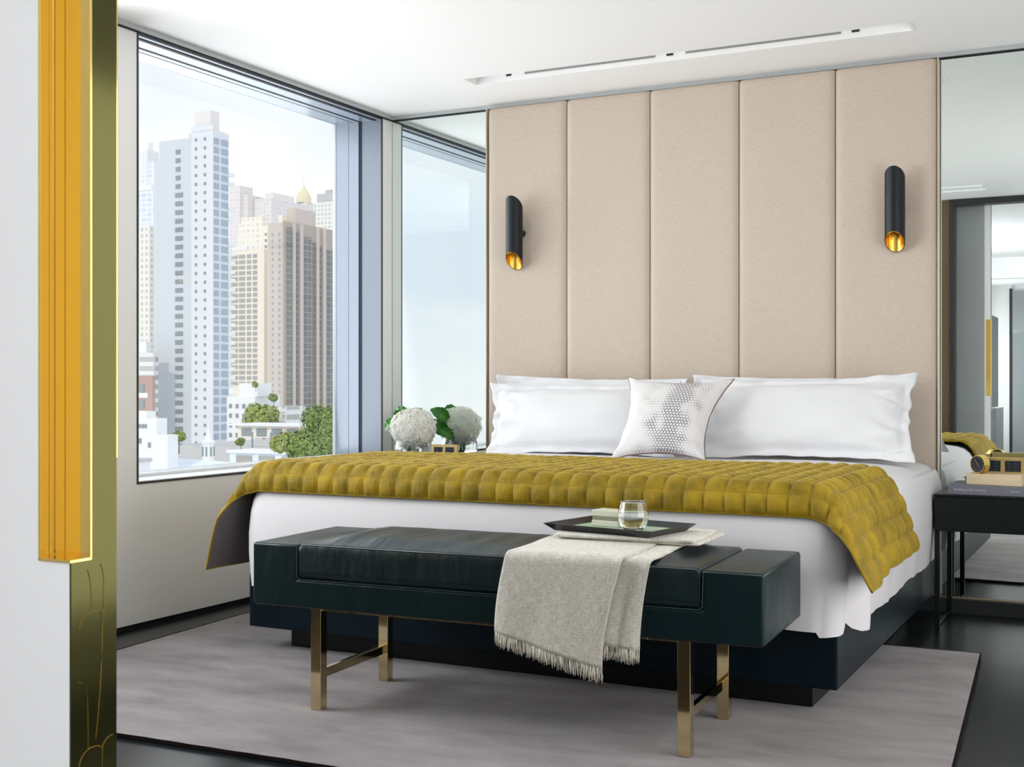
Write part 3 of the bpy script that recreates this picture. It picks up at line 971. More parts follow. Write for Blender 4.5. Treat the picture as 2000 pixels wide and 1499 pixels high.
# ================================================================== SCONCES
def sconce():
    root = thing('wall_sconce', '', 'wall lamp', group='black tube sconces on the headboard')
    r, n = .048, 48
    zt, zb = 2.110, 1.796          # heights on the tube axis; 45 degree cuts, front higher
    yc = -.125
    def ring(rad, zc, ):
        return [(rad * math.cos(2 * math.pi * k / n), yc + rad * math.sin(2 * math.pi * k / n), zc - rad * math.sin(2 * math.pi * k / n) * 1.0) for k in range(n)]
    def shell(name, ro, ri, m, z0, z1, rimz=True):
        bm = bmesh.new()
        A = [bm.verts.new(p) for p in ring(ro, z0)]; B = [bm.verts.new(p) for p in ring(ro, z1)]
        Cc = [bm.verts.new(p) for p in ring(ri, z1)]; D = [bm.verts.new(p) for p in ring(ri, z0)]
        for a, b in ((A, B), (B, Cc), (Cc, D), (D, A)):
            for k in range(n): bm.faces.new((a[k], a[(k + 1) % n], b[(k + 1) % n], b[k]))
        o = finish(name, bm, m, root, True)
        return o
    def flat_shade(o):
        md = o.modifiers.new('es', 'EDGE_SPLIT'); md.split_angle = R(40)
    flat_shade(shell('tube_shade', r, r - .003, MT['steel_shade'], zb, zt))
    flat_shade(shell('gold_lining', r - .0031, r - .0045, MT['gold_in'], zb - .001, zt + .0005))
    bm = bmesh.new()
    vs = [bm.verts.new((.043 * math.cos(2 * math.pi * k / 32), yc + .043 * math.sin(2 * math.pi * k / 32), 1.955)) for k in range(32)]
    bm.faces.new(vs)
    vs2 = [bm.verts.new((v.co.x, v.co.y, 1.962)) for v in vs]
    bm.faces.new(vs2[::-1])
    for k in range(32): bm.faces.new((vs[k], vs[(k + 1) % 32], vs2[(k + 1) % 32], vs2[k]))
    finish('lamp_disc', bm, MT['gold_in'], root)
    bm = bmesh.new()
    tube(bm, [(.018, yc + .03, 1.955), (.018, -.045, 1.955)], .022, 20)
    finish('wall_bracket', bm, MT['steel_shade'], root, False)
    return root
s1 = sconce(); s1.location = (.890, 0, 0); s1['label'] = 'black tube wall sconce with a gold inside, on the headboard panel nearest the window'
s2 = copy_tree(s1); s2.location = (2.963, 0, 0); s2['label'] = 'black tube wall sconce with gold inside, on the headboard beside the right mirror'

# ================================================================== BENCH
BC = Vector((2.205, -2.685, 0)); BA = R(2.8)
BM = Matrix.Translation(BC) @ Matrix.Rotation(BA, 4, 'Z')
def bench():
    root = thing('bench', 'dark green leather bench with square arms and brass legs at the bed foot', 'bench', BC, BA)
    hw, hd = .872, .262
    z0, zs, za = .356, .452, .567
    aw = .182
    # upholstered U-shaped body
    bm = bmesh.new()
    prof = [(-hw, z0), (hw, z0), (hw, za), (hw - aw, za), (hw - aw, zs), (-hw + aw, zs), (-hw + aw, za), (-hw, za)]
    f0 = [bm.verts.new((x, -hd, z)) for x, z in prof]; f1 = [bm.verts.new((x, hd, z)) for x, z in prof]
    bm.faces.new(f0); bm.faces.new(f1[::-1])
    for k in range(8): bm.faces.new((f0[k], f0[(k + 1) % 8], f1[(k + 1) % 8], f1[k]))
    o = finish('upholstered_body', bm, MT['leather'], root, True)
    bv = o.modifiers.new('bevel', 'BEVEL'); bv.width = .011; bv.segments = 4; bv.harden_normals = True
    # seat cushion, domed
    cw, cd = hw - aw - .004, hd - .002
    def pad(side):
        def f(u, v):
            x = -cw + 2 * cw * u; y = -cd + 2 * cd * v
            eu = min(u, 1 - u) * 2 * cw; ev = min(v, 1 - v) * 2 * cd
            rnd = .014
            dx = max(0, 1 - eu / rnd); dy = max(0, 1 - ev / rnd)
            drop = rnd * (1 - math.sqrt(max(0, 1 - min(1, dx * dx + dy * dy))))
            dome = .020 * (sm(ev / .12)) * sm(eu / .14) + .0022 * math.sin(x * 42 + 5 * ns(x * 3, y * 3)) * sm(ev / .06) * math.exp(-((y + .1) / .2) ** 2)
            return Vector((x, y, .572 - drop + dome))
        return f
    def us(n, w, e=.014):
        a = [0, e * .12, e * .3, e * .6, e, e * 1.8]; mid = [e * 1.8 + (2 * w - 3.6 * e) * k / n for k in range(1, n)]
        return [k / (2 * w) for k in a + mid + [2 * w - q for q in a[::-1]]]
    U, V = us(110, cw), us(26, cd)
    f = pad(1)
    bm = bmesh.new()
    g = [[bm.verts.new(f(u, v)) for u in U] for v in V]
    for a in range(len(V) - 1):
        for b in range(len(U) - 1): bm.faces.new((g[a][b], g[a][b + 1], g[a + 1][b + 1], g[a + 1][b]))
    ring = g[0][:] + [g[a][-1] for a in range(1, len(V))] + g[-1][-2::-1] + [g[a][0] for a in range(len(V) - 2, 0, -1)]
    low = ring
    for zz in (.54, .51, .48, .4535):
        nxt = []
        for v in ring:
            wv = .0022 * ns(v.co.x * 5, v.co.y * 5, zz * 20)
            nxt.append(bm.verts.new((v.co.x, v.co.y + (-wv if v.co.y < 0 else wv), zz)))
        for k in range(len(low)):
            k2 = (k + 1) % len(low); bm.faces.new((low[k], low[k2], nxt[k2], nxt[k]))
        low = nxt
    bm.faces.new(low)
    finish('seat_cushion', bm, MT['leather_top'], root, True)
    # piping seams
    bm = bmesh.new()
    tube(bm, [(-cw + .010, -cd + .001, .567), (cw - .010, -cd + .001, .567)], .0022, 6)
    tube(bm, [(-cw + .010, cd - .001, .567), (cw - .010, cd - .001, .567)], .0022, 6)
    finish('piping', bm, MT['stitch'], root, True)
    bm = bmesh.new()
    for sy in (-1, 1):
        y = sy * (hd - .0005)
        tube(bm, [(-hw + .006, y, za - .006), (-hw + aw - .006, y, za - .006), (-hw + aw - .003, y, zs + .008), (-hw + aw + .008, y, zs - .001), (hw - aw - .008, y, zs - .001), (hw - aw + .003, y, zs + .008), (hw - aw + .006, y, za - .006), (hw - .006, y, za - .006)], .002, 6)
    finish('seam', bm, MT['stitch'], root, True)
    # brass frame
    lx, ly, s = .632, .222, .0195
    for sx in (-1, 1):
        for sy in (-1, 1):
            box('leg', (sx * lx - s, sy * ly - s, .0162), (sx * lx + s, sy * ly + s, .3545), MT['brass'], root, .0012, 1)
    for sx in (-1, 1):
        box('stretcher', (sx * lx - .009, -ly + s, .118), (sx * lx + .009, ly - s, .148), MT['brass'], root, .0012, 1)
        box('rail', (sx * lx - .009, -ly + s, .343), (sx * lx + .009, ly - s, .3555), MT['brass'], root, .001, 1)
    for sy in (-1, 1):
        box('rail', (-lx + s, sy * ly - .009, .347), (lx - s, sy * ly + .009, .3555), MT['brass'], root, .001, 1)
bench()

# ------------------------------------------------------------------ throw blanket on the bench (bench-local metres, x along the seat)
def blanket():
    root = thing('throw_blanket', 'oatmeal wool throw with a fringed hem, folded on the bench and hanging over its front', 'blanket', BC, BA)
    T = .0065
    CT = .592           # crown of the seat cushion
    FY = -.2645         # front face of the bench
    def hang(x_tl, x_tr, x_bl, x_br, z_bl, z_br, yb, lift, seed, y_off):
        """strip coming forward over the seat edge and hanging down"""
        rb = .020
        def f(u, v):
            # v 0: back end on the seat; 1: hem
            Lt = (yb - FY)
            Ltot = Lt + .33
            z_end = z_bl + (z_br - z_bl) * u
            Ld = (CT - .018) - z_end
            tot = Lt + Ld
            a = v * tot
            yfront = FY - y_off - .004
            if a < Lt - rb:
                y = yb - a; z = CT + lift - .014 * sm((-.05 - y) / .2)
            else:
                b = a - (Lt - rb); L = rb * math.pi / 2
                if b < L: y = yfront + rb - rb * math.sin(b / rb); z = CT + lift - .014 - rb * (1 - math.cos(b / rb))
                else: y = yfront; z = CT + lift - .014 - rb - (b - L)
            k = sm((a - Lt * .55) / (tot - Lt * .55))
            kk = max(0., (a - Lt) / Ld)
            x = (x_tl + (x_tr - x_tl) * u) * (1 - k) + (x_bl + (x_br - x_bl) * u) * k
            # soft folds
            w = .010 * math.sin(u * 7.5 + seed) * kk + .012 * ns(u * 2.5 + seed, v * 2, seed) * kk
            y -= abs(w) + .004 * kk
            z += .0015 * ns(u * 6, v * 9, seed)
            # the right edge curls back in a rolled fold
            e = max(0, (u - .86) / .14)
            y += .012 * e * e * kk
            e2 = max(0, (.10 - u) / .10); y += .010 * e2 * kk
            return Vector((x, y, z))
        return f
    def solid(name, f, nu, nv, m, W_, H_):
        o = surf(name, f, nu, nv, m, root, (W_, H_))
        md = o.modifiers.new('solid', 'SOLIDIFY'); md.thickness = T; md.offset = 0
        return o
    # lower (right) layer then the wide upper layer
    fA = hang(.330, .565, .355, .505, .330, .318, .20, .0095, 2.0, .004)
    fB = hang(.118, .490, .052, .400, .338, .252, .20, .0140, .6, .030)
    solid('cloth', fA, 26, 60, MT['blanket'], .30, .7)
    solid('cloth', fB, 46, 64, MT['blanket'], .45, .8)
    # folded pad under the tray
    def slab(x0, x1, y0, y1, z0, h, rot, name, seed):
        n1, n2 = 60, 20
        Mx = Matrix.Translation(((x0 + x1) / 2, (y0 + y1) / 2, z0)) @ Matrix.Rotation(rot, 4, 'Z')
        hx, hy = (x1 - x0) / 2, (y1 - y0) / 2
        bm = bmesh.new()
        rings = []
        M_ = 12
        for j in range(M_ + 1):
            a = -math.pi / 2 + math.pi * j / M_
            ins = (h / 2) * (1 - math.cos(a)); z = h / 2 + (h / 2) * math.sin(a)
            pts = []
            X, Y = hx - ins, hy - ins; r = .018
            per = []
            for (cx, cy, a0) in ((X - r, Y - r, 0), (-X + r, Y - r, 90), (-X + r, -Y + r, 180), (X - r, -Y + r, 270)):
                for k in range(7):
                    an = R(a0 + 90 * k / 6); per.append((cx + r * math.cos(an), cy + r * math.sin(an)))
            full = []
            for k in range(len(per)):
                p, q = per[k], per[(k + 1) % len(per)]
                nseg = 10 if math.dist(p, q) > .1 else 1
                for s in range(nseg): full.append((p[0] + (q[0] - p[0]) * s / nseg, p[1] + (q[1] - p[1]) * s / nseg))
            rings.append([bm.verts.new(Mx @ Vector((x + .003 * ns(x * 14, y * 14, seed), y + .003 * ns(x * 14, y * 14, seed + 4), z + (.002 * ns(x * 9, y * 9, seed) if j > 2 else 0)))) for x, y in full])
        n = len(rings[0])
        for a, b in zip(rings, rings[1:]):
            for k in range(n): bm.faces.new((a[k], a[(k + 1) % n], b[(k + 1) % n], b[k]))
        bm.faces.new(rings[0][::-1]); bm.faces.new(rings[-1])
        uv = bm.loops.layers.uv.new('UVMap')
        for f_ in bm.faces:
            for l_ in f_.loops: l_[uv].uv = (l_.vert.co.x, l_.vert.co.y)
        return finish(name, bm, MT['blanket'], root, True)
    slab(.16, .63, -.060, .25, .6075, .0095, R(-1), 'folded_layer', 1)
    slab(.150, .612, -.075, .235, .6155, .0112, R(1.5), 'folded_layer', 7)
    # fringes
    for f, x, n_ in ((fA, 0, 52), (fB, 1, 120)):
        bm = bmesh.new()
        rnd = random.Random(3 + x)
        for k in range(n_):
            u = (k + .5 + rnd.uniform(-.3, .3)) / n_
            p = f(u, 1.0); L = rnd.uniform(.034, .047)
            dx, dy = rnd.uniform(-.004, .004), rnd.uniform(-.004, .002)
            pts = [p + Vector((0, 0, .004)), p + Vector((dx * .3, dy, -L * .5)), p + Vector((dx, dy * .5, -L))]
            tube(bm, pts, [.0016, .0015, .0009], 5)
            if rnd.random() < .6: tube(bm, [p + Vector((.002, -.002, .003)), p + Vector((.003 + dx, -.002, -L * .55)), p + Vector((-dx, .001, -L * .9))], [.0012, .0011, .0007], 4)
        finish('fringe', bm, MT['fringe'], root, True)
blanket()

# ------------------------------------------------------------------ tray with box and tumbler
TZt = .6265
TM = BM @ Matrix.Translation((.325, .075, TZt)) @ Matrix.Rotation(R(-13), 4, 'Z')
def tray():
    root = thing('serving_tray', 'black lacquer tray with a pale green base and sloping rim, on the folded throw', 'tray')
    root.matrix_world = TM
    hx, hy = .205, .142
    bm = bmesh.new()
    lv = [(hx - .028, hy - .028, 0), (hx, hy, .024), (hx - .004, hy - .004, .0245), (hx - .030, hy - .030, .006), (hx - .030, hy - .030, .0055)]
    rings = [[bm.verts.new((sx * a, sy * b, z)) for sx, sy in ((-1, -1), (1, -1), (1, 1), (-1, 1))] for a, b, z in lv]
    for a, b in zip(rings, rings[1:]):
        for k in range(4): bm.faces.new((a[k], a[(k + 1) % 4], b[(k + 1) % 4], b[k]))
    bm.faces.new(rings[0][::-1]); bm.faces.new(rings[-1])
    finish('tray_body', bm, MT['tray'], root)
    box('base_lining', (-hx + .031, -hy + .031, .0058), (hx - .031, hy - .031, .0072), MT['tray_in'], root)
tray()
def soap_box():
    root = thing('keepsake_box', 'small cream box with a taupe band on the tray behind the glass', 'box')
    root.matrix_world = TM @ Matrix.Translation((-.065, .045, .0074)) @ Matrix.Rotation(R(2), 4, 'Z')
    box('lower_box', (-.052, -.034, 0), (.052, .034, .020), MT['cream'], root, .003)
    box('band', (-.0495, -.0315, .020), (.0495, .0315, .032), MT['cream_b'], root, .001)
    box('lid', (-.052, -.034, .032), (.052, .034, .054), MT['cream'], root, .004)
soap_box()

def clear_glass(name, ior, col=(1, 1, 1)):
    m, n, l, b = new_mat(name)
    b.inputs['Base Color'].default_value = (*col, 1)
    b.inputs['Roughness'].default_value = 0
    b.inputs['Transmission Weight'].default_value = 1
    b.inputs['IOR'].default_value = ior
    return m
MT['tumbler'] = clear_glass('clear_tumbler_glass', 1.45)
MT['water'] = clear_glass('water', 1.33, (.96, .99, .97))
def tumbler():
    root = thing('water_glass', 'clear round-bellied tumbler half full of water on the tray', 'glass')
    root.matrix_world = TM @ Matrix.Translation((.065, -.022, .0073))
    H = .094
    def rad(z):
        t = z / H
        pr = [(0, .026), (.06, .033), (.18, .043), (.35, .0485), (.5, .0498), (.65, .0485), (.8, .0455), (.92, .0425), (1, .0412)]
        for (a, ra), (b, rb) in zip(pr, pr[1:]):
            if t <= b: k = (t - a) / (b - a); return ra + (rb - ra) * sm(k) * .5 + (rb - ra) * k * .5
        return pr[-1][1]
    out = [(0, 0), (.024, 0)] + [(rad(H * k / 24), H * k / 24) for k in range(1, 25)]
    inn = [(rad(H * k / 24) - .0016, H * k / 24) for k in range(24, 1, -1)] + [(rad(.0075) - .008, .0075), (0, .0065)]
    bm = bmesh.new(); lathe(bm, out + [(rad(H) - .0008, H + .0006)] + inn, n=48)
    finish('tumbler', bm, MT['tumbler'], root, True)
    zl = .062
    wp = [(0, .0068), (rad(.0078) - .0083, .0078)] + [(rad(z) - .0018, z) for z in [H * k / 24 for k in range(3, 24) if H * k / 24 < zl]] + [(rad(zl) - .0018, zl), (0, zl)]
    bm = bmesh.new(); lathe(bm, wp, n=48)
    finish('water', bm, MT['water'], root, True)
tumbler()

# ================================================================== NIGHTSTANDS
def nightstand():
    root = thing('nightstand', '', 'nightstand', group='black nightstands beside the bed')
    # local: x 0..w, front at y 0, back at y .42
    w, d = .62, .425
    zt, zb = .604, .437
    box('top', (0, 0, zt - .010), (w, d, zt), MT['black_wood'], root, .001, 1)
    box('drawer_box', (.003, .004, zb), (w - .003, d, zt - .0105), MT['black_wood'], root, .0015, 1)
    dr = box('drawer', (.006, .0, zb + .004), (w - .006, .0038, zt - .014), MT['black_wood'], root, .0008, 1)
    s = .022
    for x in (.004, w - .004 - s):
        for y in (.004, d - s):
            box('leg', (x, y, 0), (x + s, y + s, zb), MT['black_wood'], root, .001, 1)
        box('floor_rail', (x + .002, .004 + s, .004), (x + s - .002, d - s, .016), MT['black_wood'], root, .001, 1)
    return root
n1 = nightstand(); n1.location = (3.190, -.452, 0)
n1['label'] = 'black wooden nightstand with slim square legs, right of the bed in front of the mirror'
n2 = copy_tree(n1); n2.location = (.045, -.452, 0)
n2.scale = (1, 1, 1)
n2['label'] = 'black nightstand with the flower vase on it, between the bed and the window'

def text_mesh(txt, size, m, parent, loc, rot, name='lettering'):
    cu = bpy.data.curves.new(name, 'FONT'); cu.body = txt; cu.size = size; cu.extrude = .0002
    o = bpy.data.objects.new(name, cu)
    dg = bpy.context.evaluated_depsgraph_get()
    COL.objects.link(o)
    dg.update()
    me = bpy.data.meshes.new_from_object(o.evaluated_get(bpy.context.evaluated_depsgraph_get()))
    bpy.data.objects.remove(o)
    q = link(name, me, None, parent)
    me.materials.clear(); me.materials.append(m)
    q.location = loc; q.rotation_euler = rot
    return q

def book(x0, label, w=.40, text=True):
    root = thing('book', label, 'book', (x0, -.425, .6045))
    d, h = .31, .040
    bm = bmesh.new()
    bx(bm, 0, 0, 0, w, d, .0035); bx(bm, 0, 0, h - .0035, w, d, h); bx(bm, 0, 0, .0035, w, .005, h - .0035)
    finish('cover', bm, MT['book'], root)
    box('pages', (.006, .0055, .0036), (w - .006, d - .006, h - .0036), MT['page'], root)
    if text:
        text_mesh('building with history', .0165, MT['ink'], root, (.024, -.0004, .017), (R(90), 0, 0))
        text_mesh('TERENCE', .010, MT['ink'], root, (.262, -.0004, .017), (R(90), 0, 0))
    return root
b1 = book(3.250, 'large slate-grey hardback lying flat on the right nightstand, spine out')
b2 = book(.430, 'large grey hardback lying under the wooden block on the left nightstand', .235, False)

def wood_block(loc, rz, label):
    root = tag(box('wooden_block', (0, 0, 0), (.245, .17, .0500), MT['wood'], None, .0015, 1), label, 'wooden tray', 'pale wooden trays on the books')
    root.location = loc; root.rotation_euler = (0, 0, rz)
    return root
wood_block((3.316, -.335, .6450), R(-12), 'pale ash block with a wavy grain on the book on the right nightstand')
wood_block((.428, -.330, .6450), R(-3), 'pale ash block under the control panel on the left nightstand')

def panel(loc, rz, label, nb, pitch=.087):
    root = thing('control_panel', label, 'control panel', loc, rz, 'gold bedside control panels')
    w = pitch * nb + .016; h = .070
    box('gold_plate', (0, 0, 0), (w, .022, h), MT['goldl'], root, .0012)
    for i in range(nb):
        x = .016 + i * pitch
        b = box('button', (x, -.0018, .006), (x + pitch - .018, .0005, h - .014), MT['button'], root, .0006, 1)
        bm = bmesh.new()
        for r_ in range(3):
            for c_ in range(2):
                bx(bm, x + .012 + c_ * .030, -.0022, .014 + r_ * .014, x + .022 + c_ * .030, -.0017, .0155 + r_ * .014)
        finish('button_mark', bm, MT['mark'], b)
    return root
panel((3.370, -.235, .6952), R(-3), 'gold bedside control panel with square black buttons behind the round clock', 3)
panel((.475, -.335, .6952), R(3), 'gold control panel with two square black buttons beside the flower vase', 2, .072)

def clock():
    root = thing('alarm_clock', 'small round gold clock with a black dial on the wooden block', 'clock', (3.386, -.315, .6952), R(-33))
    r = .0425
    bm = bmesh.new()
    n = 40
    prof = [(0, .0), (r - .003, .0), (r, .003), (r, .034), (r - .003, .037), (r - .006, .037), (r - .0065, .034), (0, .034)]
    lathe(bm, prof, n=n)
    Mx = Matrix.Translation((0, 0, r)) @ Matrix.Rotation(R(90), 4, 'X')
    bmesh.ops.transform(bm, matrix=Mx, verts=bm.verts[:])
    o = finish('case', bm, MT['gold'], root, True); o.modifiers.new('es', 'EDGE_SPLIT').split_angle = R(35)
    bm = bmesh.new(); lathe(bm, [(0, .0343), (r - .0068, .0343), (r - .0068, .0349), (0, .0349)], n=n)
    bmesh.ops.transform(bm, matrix=Mx, verts=bm.verts[:])
    dial = finish('dial', bm, MT['dial'], root)
    bm = bmesh.new()
    for k in range(12):
        m4 = Mx @ Matrix.Rotation(R(30 * k), 4, 'Z')
        bx(bm, .026, -.0006, .0349, .031, .0006, .0353, mx=m4)
    finish('hour_mark', bm, MT['ink'], dial)
    for a, L in ((130, .024), (-50, .016)):
        bm = bmesh.new(); bx(bm, -.004, -.0007, .0353, L, .0007, .0358, mx=Mx @ Matrix.Rotation(R(a), 4, 'Z'))
        finish('hand', bm, MT['goldl'], root)
    bm = bmesh.new(); lathe(bm, [(0, -.0006), (r - .006, -.0006), (r - .006, .0004), (0, .0004)], n=n)
    bmesh.ops.transform(bm, matrix=Mx, verts=bm.verts[:])
    finish('back_plate', bm, MT['dial'], root)
clock()

# ================================================================== FLOWERS
VX, VY, VZ = .316, -.270, .6045
def vase():
    root = thing('glass_vase', 'round clear glass vase of water on the left nightstand', 'vase', (VX, VY, VZ))
    H = .212
    P_ = [(0, .055), (.08, .078), (.25, .098), (.45, .108), (.65, .108), (.82, .100), (.93, .090), (1, .086)]
    def rad(z):
        t = z / H
        for (a, ra), (b, rb) in zip(P_, P_[1:]):
            if t <= b: return ra + (rb - ra) * sm((t - a) / (b - a))
        return P_[-1][1]
    out = [(0, 0), (.05, 0)] + [(rad(H * k / 22), H * k / 22) for k in range(1, 23)]
    inn = [(rad(H * k / 22) - .003, H * k / 22) for k in range(22, 1, -1)] + [(.04, .009), (0, .008)]
    bm = bmesh.new(); lathe(bm, out + inn, n=40)
    finish('vase_body', bm, MT['tumbler'], root, True)
    zl = .150
    wp = [(0, .0085), (.038, .0095)] + [(rad(H * k / 22) - .0034, H * k / 22) for k in range(2, 22) if H * k / 22 < zl] + [(rad(zl) - .0034, zl), (0, zl)]
    bm = bmesh.new(); lathe(bm, wp, n=40)
    finish('water', bm, MT['water'], root, True)
vase()
def hydrangea():
    root = thing('hydrangea_bouquet', 'white hydrangea bouquet with glossy green leaves in the round glass vase', 'flowers', (VX, VY, VZ))
    ctr = Vector((0, 0, .245)); rx, ry, rz_ = .128, .118, .112
    rnd = random.Random(5)
    # floret: four ruffled petals
    def floret(bm, c, n_, s):
        n_ = n_.normalized(); u = n_.orthogonal().normalized(); w = n_.cross(u)
        a0 = rnd.uniform(0, 6.28)
        for k in range(4):
            a = a0 + k * math.pi / 2
            d = u * math.cos(a) + w * math.sin(a); e = n_.cross(d)
            p0 = c; p1 = c + d * s * .55 + e * s * .42 + n_ * s * rnd.uniform(.05, .3)
            p2 = c + d * s * 1.05 + n_ * s * rnd.uniform(-.05, .4); p3 = c + d * s * .55 - e * s * .42 + n_ * s * rnd.uniform(.05, .3)
            q = c + d * s * .6 + n_ * s * .05
            vs = [bm.verts.new(p) for p in (p0, p1, p2, p3, q)]
            for i in range(4): bm.faces.new((vs[i], vs[(i + 1) % 4], vs[4]))
    bm = bmesh.new()
    N = 620
    for i in range(N):
        z = 1 - 2 * (i + .5) / N
        ph = i * 2.399963
        r_ = math.sqrt(1 - z * z)
        d = Vector((r_ * math.cos(ph), r_ * math.sin(ph), z))
        k = 1 + .10 * ns(d.x * 3.5, d.y * 3.5, d.z * 3.5) + rnd.uniform(-.05, .04)
        c = ctr + Vector((d.x * rx * k, d.y * ry * k, d.z * rz_ * k))
        floret(bm, c, (d + Vector((rnd.uniform(-.4, .4), rnd.uniform(-.4, .4), rnd.uniform(-.4, .4)))), rnd.uniform(.0125, .0175))
    o = finish('flower_head', bm, MT['petal'], root, False)
    bm = bmesh.new(); bmesh.ops.create_icosphere(bm, subdivisions=3, radius=1)
    for v in bm.verts: v.co = ctr + Vector((v.co.x * rx * .93, v.co.y * ry * .93, v.co.z * rz_ * .93))
    finish('flower_core', bm, MT['petal'], root, True)
    for k in range(7):
        a = k * .9; bm = bmesh.new()
        p0 = Vector((.045 * math.cos(a + 2.6), .045 * math.sin(a + 2.6), .014)); p1 = Vector((.022 * math.cos(a), .022 * math.sin(a), .10)); p2 = Vector((.02 * math.cos(a), .02 * math.sin(a), .19))
        tube(bm, [p0, (p0 + p1) / 2 + Vector((0, 0, .005)), p1, p2], .0055, 8); finish('stem', bm, MT['stem'], root, True)
    def leaf(base, tip, width, curl, roll, up=Vector((0, 0, 1))):
        base, tip = Vector(base), Vector(tip)
        d = tip - base; L = d.length; d.normalize()
        s = d.cross(up).normalized(); n_ = s.cross(d)
        def f(u, v):
            w = width * math.sin(math.pi * min(1, v * .98 + .02)) ** .7 * (1 - .25 * v)
            x = (u - .5) * 2
            return base + d * (v * L) + s * (x * w * math.cos(roll * abs(x))) + n_ * (abs(x) ** 1.5 * w * curl + .22 * L * math.sin(v * math.pi * .9) - .12 * L * v * v + .003 * math.sin(v * 25) * abs(x))
        o = surf('leaf', f, 10, 18, MT['leaf'], root)
        o.modifiers.new('s', 'SOLIDIFY').thickness = .0012
    leaf((-.085, -.02, .285), (-.170, -.035, .225), .042, .5, .4, Vector((.1, -.75, .65)))
    leaf((-.055, -.01, .325), (-.150, .020, .300), .030, .6, .4, Vector((.1, -.75, .65)))
    leaf((-.02, -.01, .345), (-.135, .000, .318), .024, .9, .5, Vector((.2, -.6, .8)))
    leaf((-.02, .095, .27), (-.120, .150, .350), .050, .6, .4, Vector((.1, .8, .5)))
    leaf((-.03, .10, .20), (-.105, .170, .290), .050, .5, .3, Vector((0, .9, .4)))
    leaf((.02, .10, .17), (-.07, .165, .22), .040, .5, .3, Vector((0, .8, .5)))
hydrangea()

# ================================================================== CITY OUTSIDE (true distances, metres)
def cm(name, col, r=.8): return mat(name, col, r, spec=.2)
CM = dict(  # facade and glass colours paled to carry the haze of distance
    pale=cm('pale_blue_render', (.64, .68, .72)), paleB=cm('paler_render', (.72, .75, .79)),
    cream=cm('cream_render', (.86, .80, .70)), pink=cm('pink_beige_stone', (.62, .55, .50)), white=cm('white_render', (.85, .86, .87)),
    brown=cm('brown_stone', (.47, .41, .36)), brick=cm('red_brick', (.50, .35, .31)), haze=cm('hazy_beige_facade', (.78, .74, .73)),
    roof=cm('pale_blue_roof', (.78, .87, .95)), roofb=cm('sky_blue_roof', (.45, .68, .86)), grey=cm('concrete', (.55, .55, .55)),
    win=mat('dark_window_glass', (.27, .31, .32), .35), winb=mat('blue_window_glass', (.34, .43, .52), .3), winl=mat('grey_window_glass', (.40, .40, .37), .35),
    bay=grid_mat('bay_glazing', (.44, .42, .39), (.19, .19, .18), 3.4, 3.0, .16), bayd=grid_mat('dark_bay_glazing', (.34, .32, .29), (.16, .17, .17), 2.2, 3.0, .28),
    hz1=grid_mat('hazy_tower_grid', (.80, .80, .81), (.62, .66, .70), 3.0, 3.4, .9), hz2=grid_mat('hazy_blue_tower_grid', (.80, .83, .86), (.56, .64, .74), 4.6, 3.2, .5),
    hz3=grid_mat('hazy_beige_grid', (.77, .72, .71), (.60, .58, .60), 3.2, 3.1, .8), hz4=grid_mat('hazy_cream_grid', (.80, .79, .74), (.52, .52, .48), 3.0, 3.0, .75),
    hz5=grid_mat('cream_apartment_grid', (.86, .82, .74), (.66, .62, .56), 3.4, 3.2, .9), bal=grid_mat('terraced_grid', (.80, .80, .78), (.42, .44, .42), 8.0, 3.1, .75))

def uvbox(name, x0, y0, z0, x1, y1, z1, m, parent=None):
    bm = bmesh.new(); bx(bm, x0, y0, z0, x1, y1, z1)
    uv = bm.loops.layers.uv.new('UVMap')
    for f_ in bm.faces:
        n_ = f_.normal
        f_.normal_update()
        for l_ in f_.loops:
            c = l_.vert.co
            l_[uv].uv = (c.y - y0, c.z - z0) if abs(f_.normal.x) > .5 else (c.x - x0, c.z - z0)
    return finish(name, bm, m, parent)

unit = {}
def win(parent, x, y, z, sx, sy, sz, m):
    """one facade window: shared unit cube placed by location and scale"""
    key = m.name
    if key not in unit:
        t = bmesh.new(); bmesh.ops.create_cube(t, size=1)
        me = bpy.data.meshes.new('window'); t.to_mesh(me); t.free(); me.materials.append(m); unit[key] = me
    o = bpy.data.objects.new('window', unit[key]); COL.objects.link(o)
    o.parent = parent; o.location = (x, y, z); o.scale = (sx, sy, sz)
    return o

def win_many(parent, rects, m, cap=100):
    """rects: (x, y, z, sx, sy, sz) list, largest first; beyond cap one stuff part"""
    rects = sorted(rects, key=lambda r: -max(r[3], r[4]) * r[5])
    for r_ in rects[:cap]: win(parent, *r_, m)
    if len(rects) > cap:
        bm = bmesh.new()
        for (x, y, z, a, b, c) in rects[cap:]: bx(bm, x - a / 2, y - b / 2, z - c / 2, x + a / 2, y + b / 2, z + c / 2)
        o = finish('windows', bm, m, parent); o['kind'] = 'stuff'

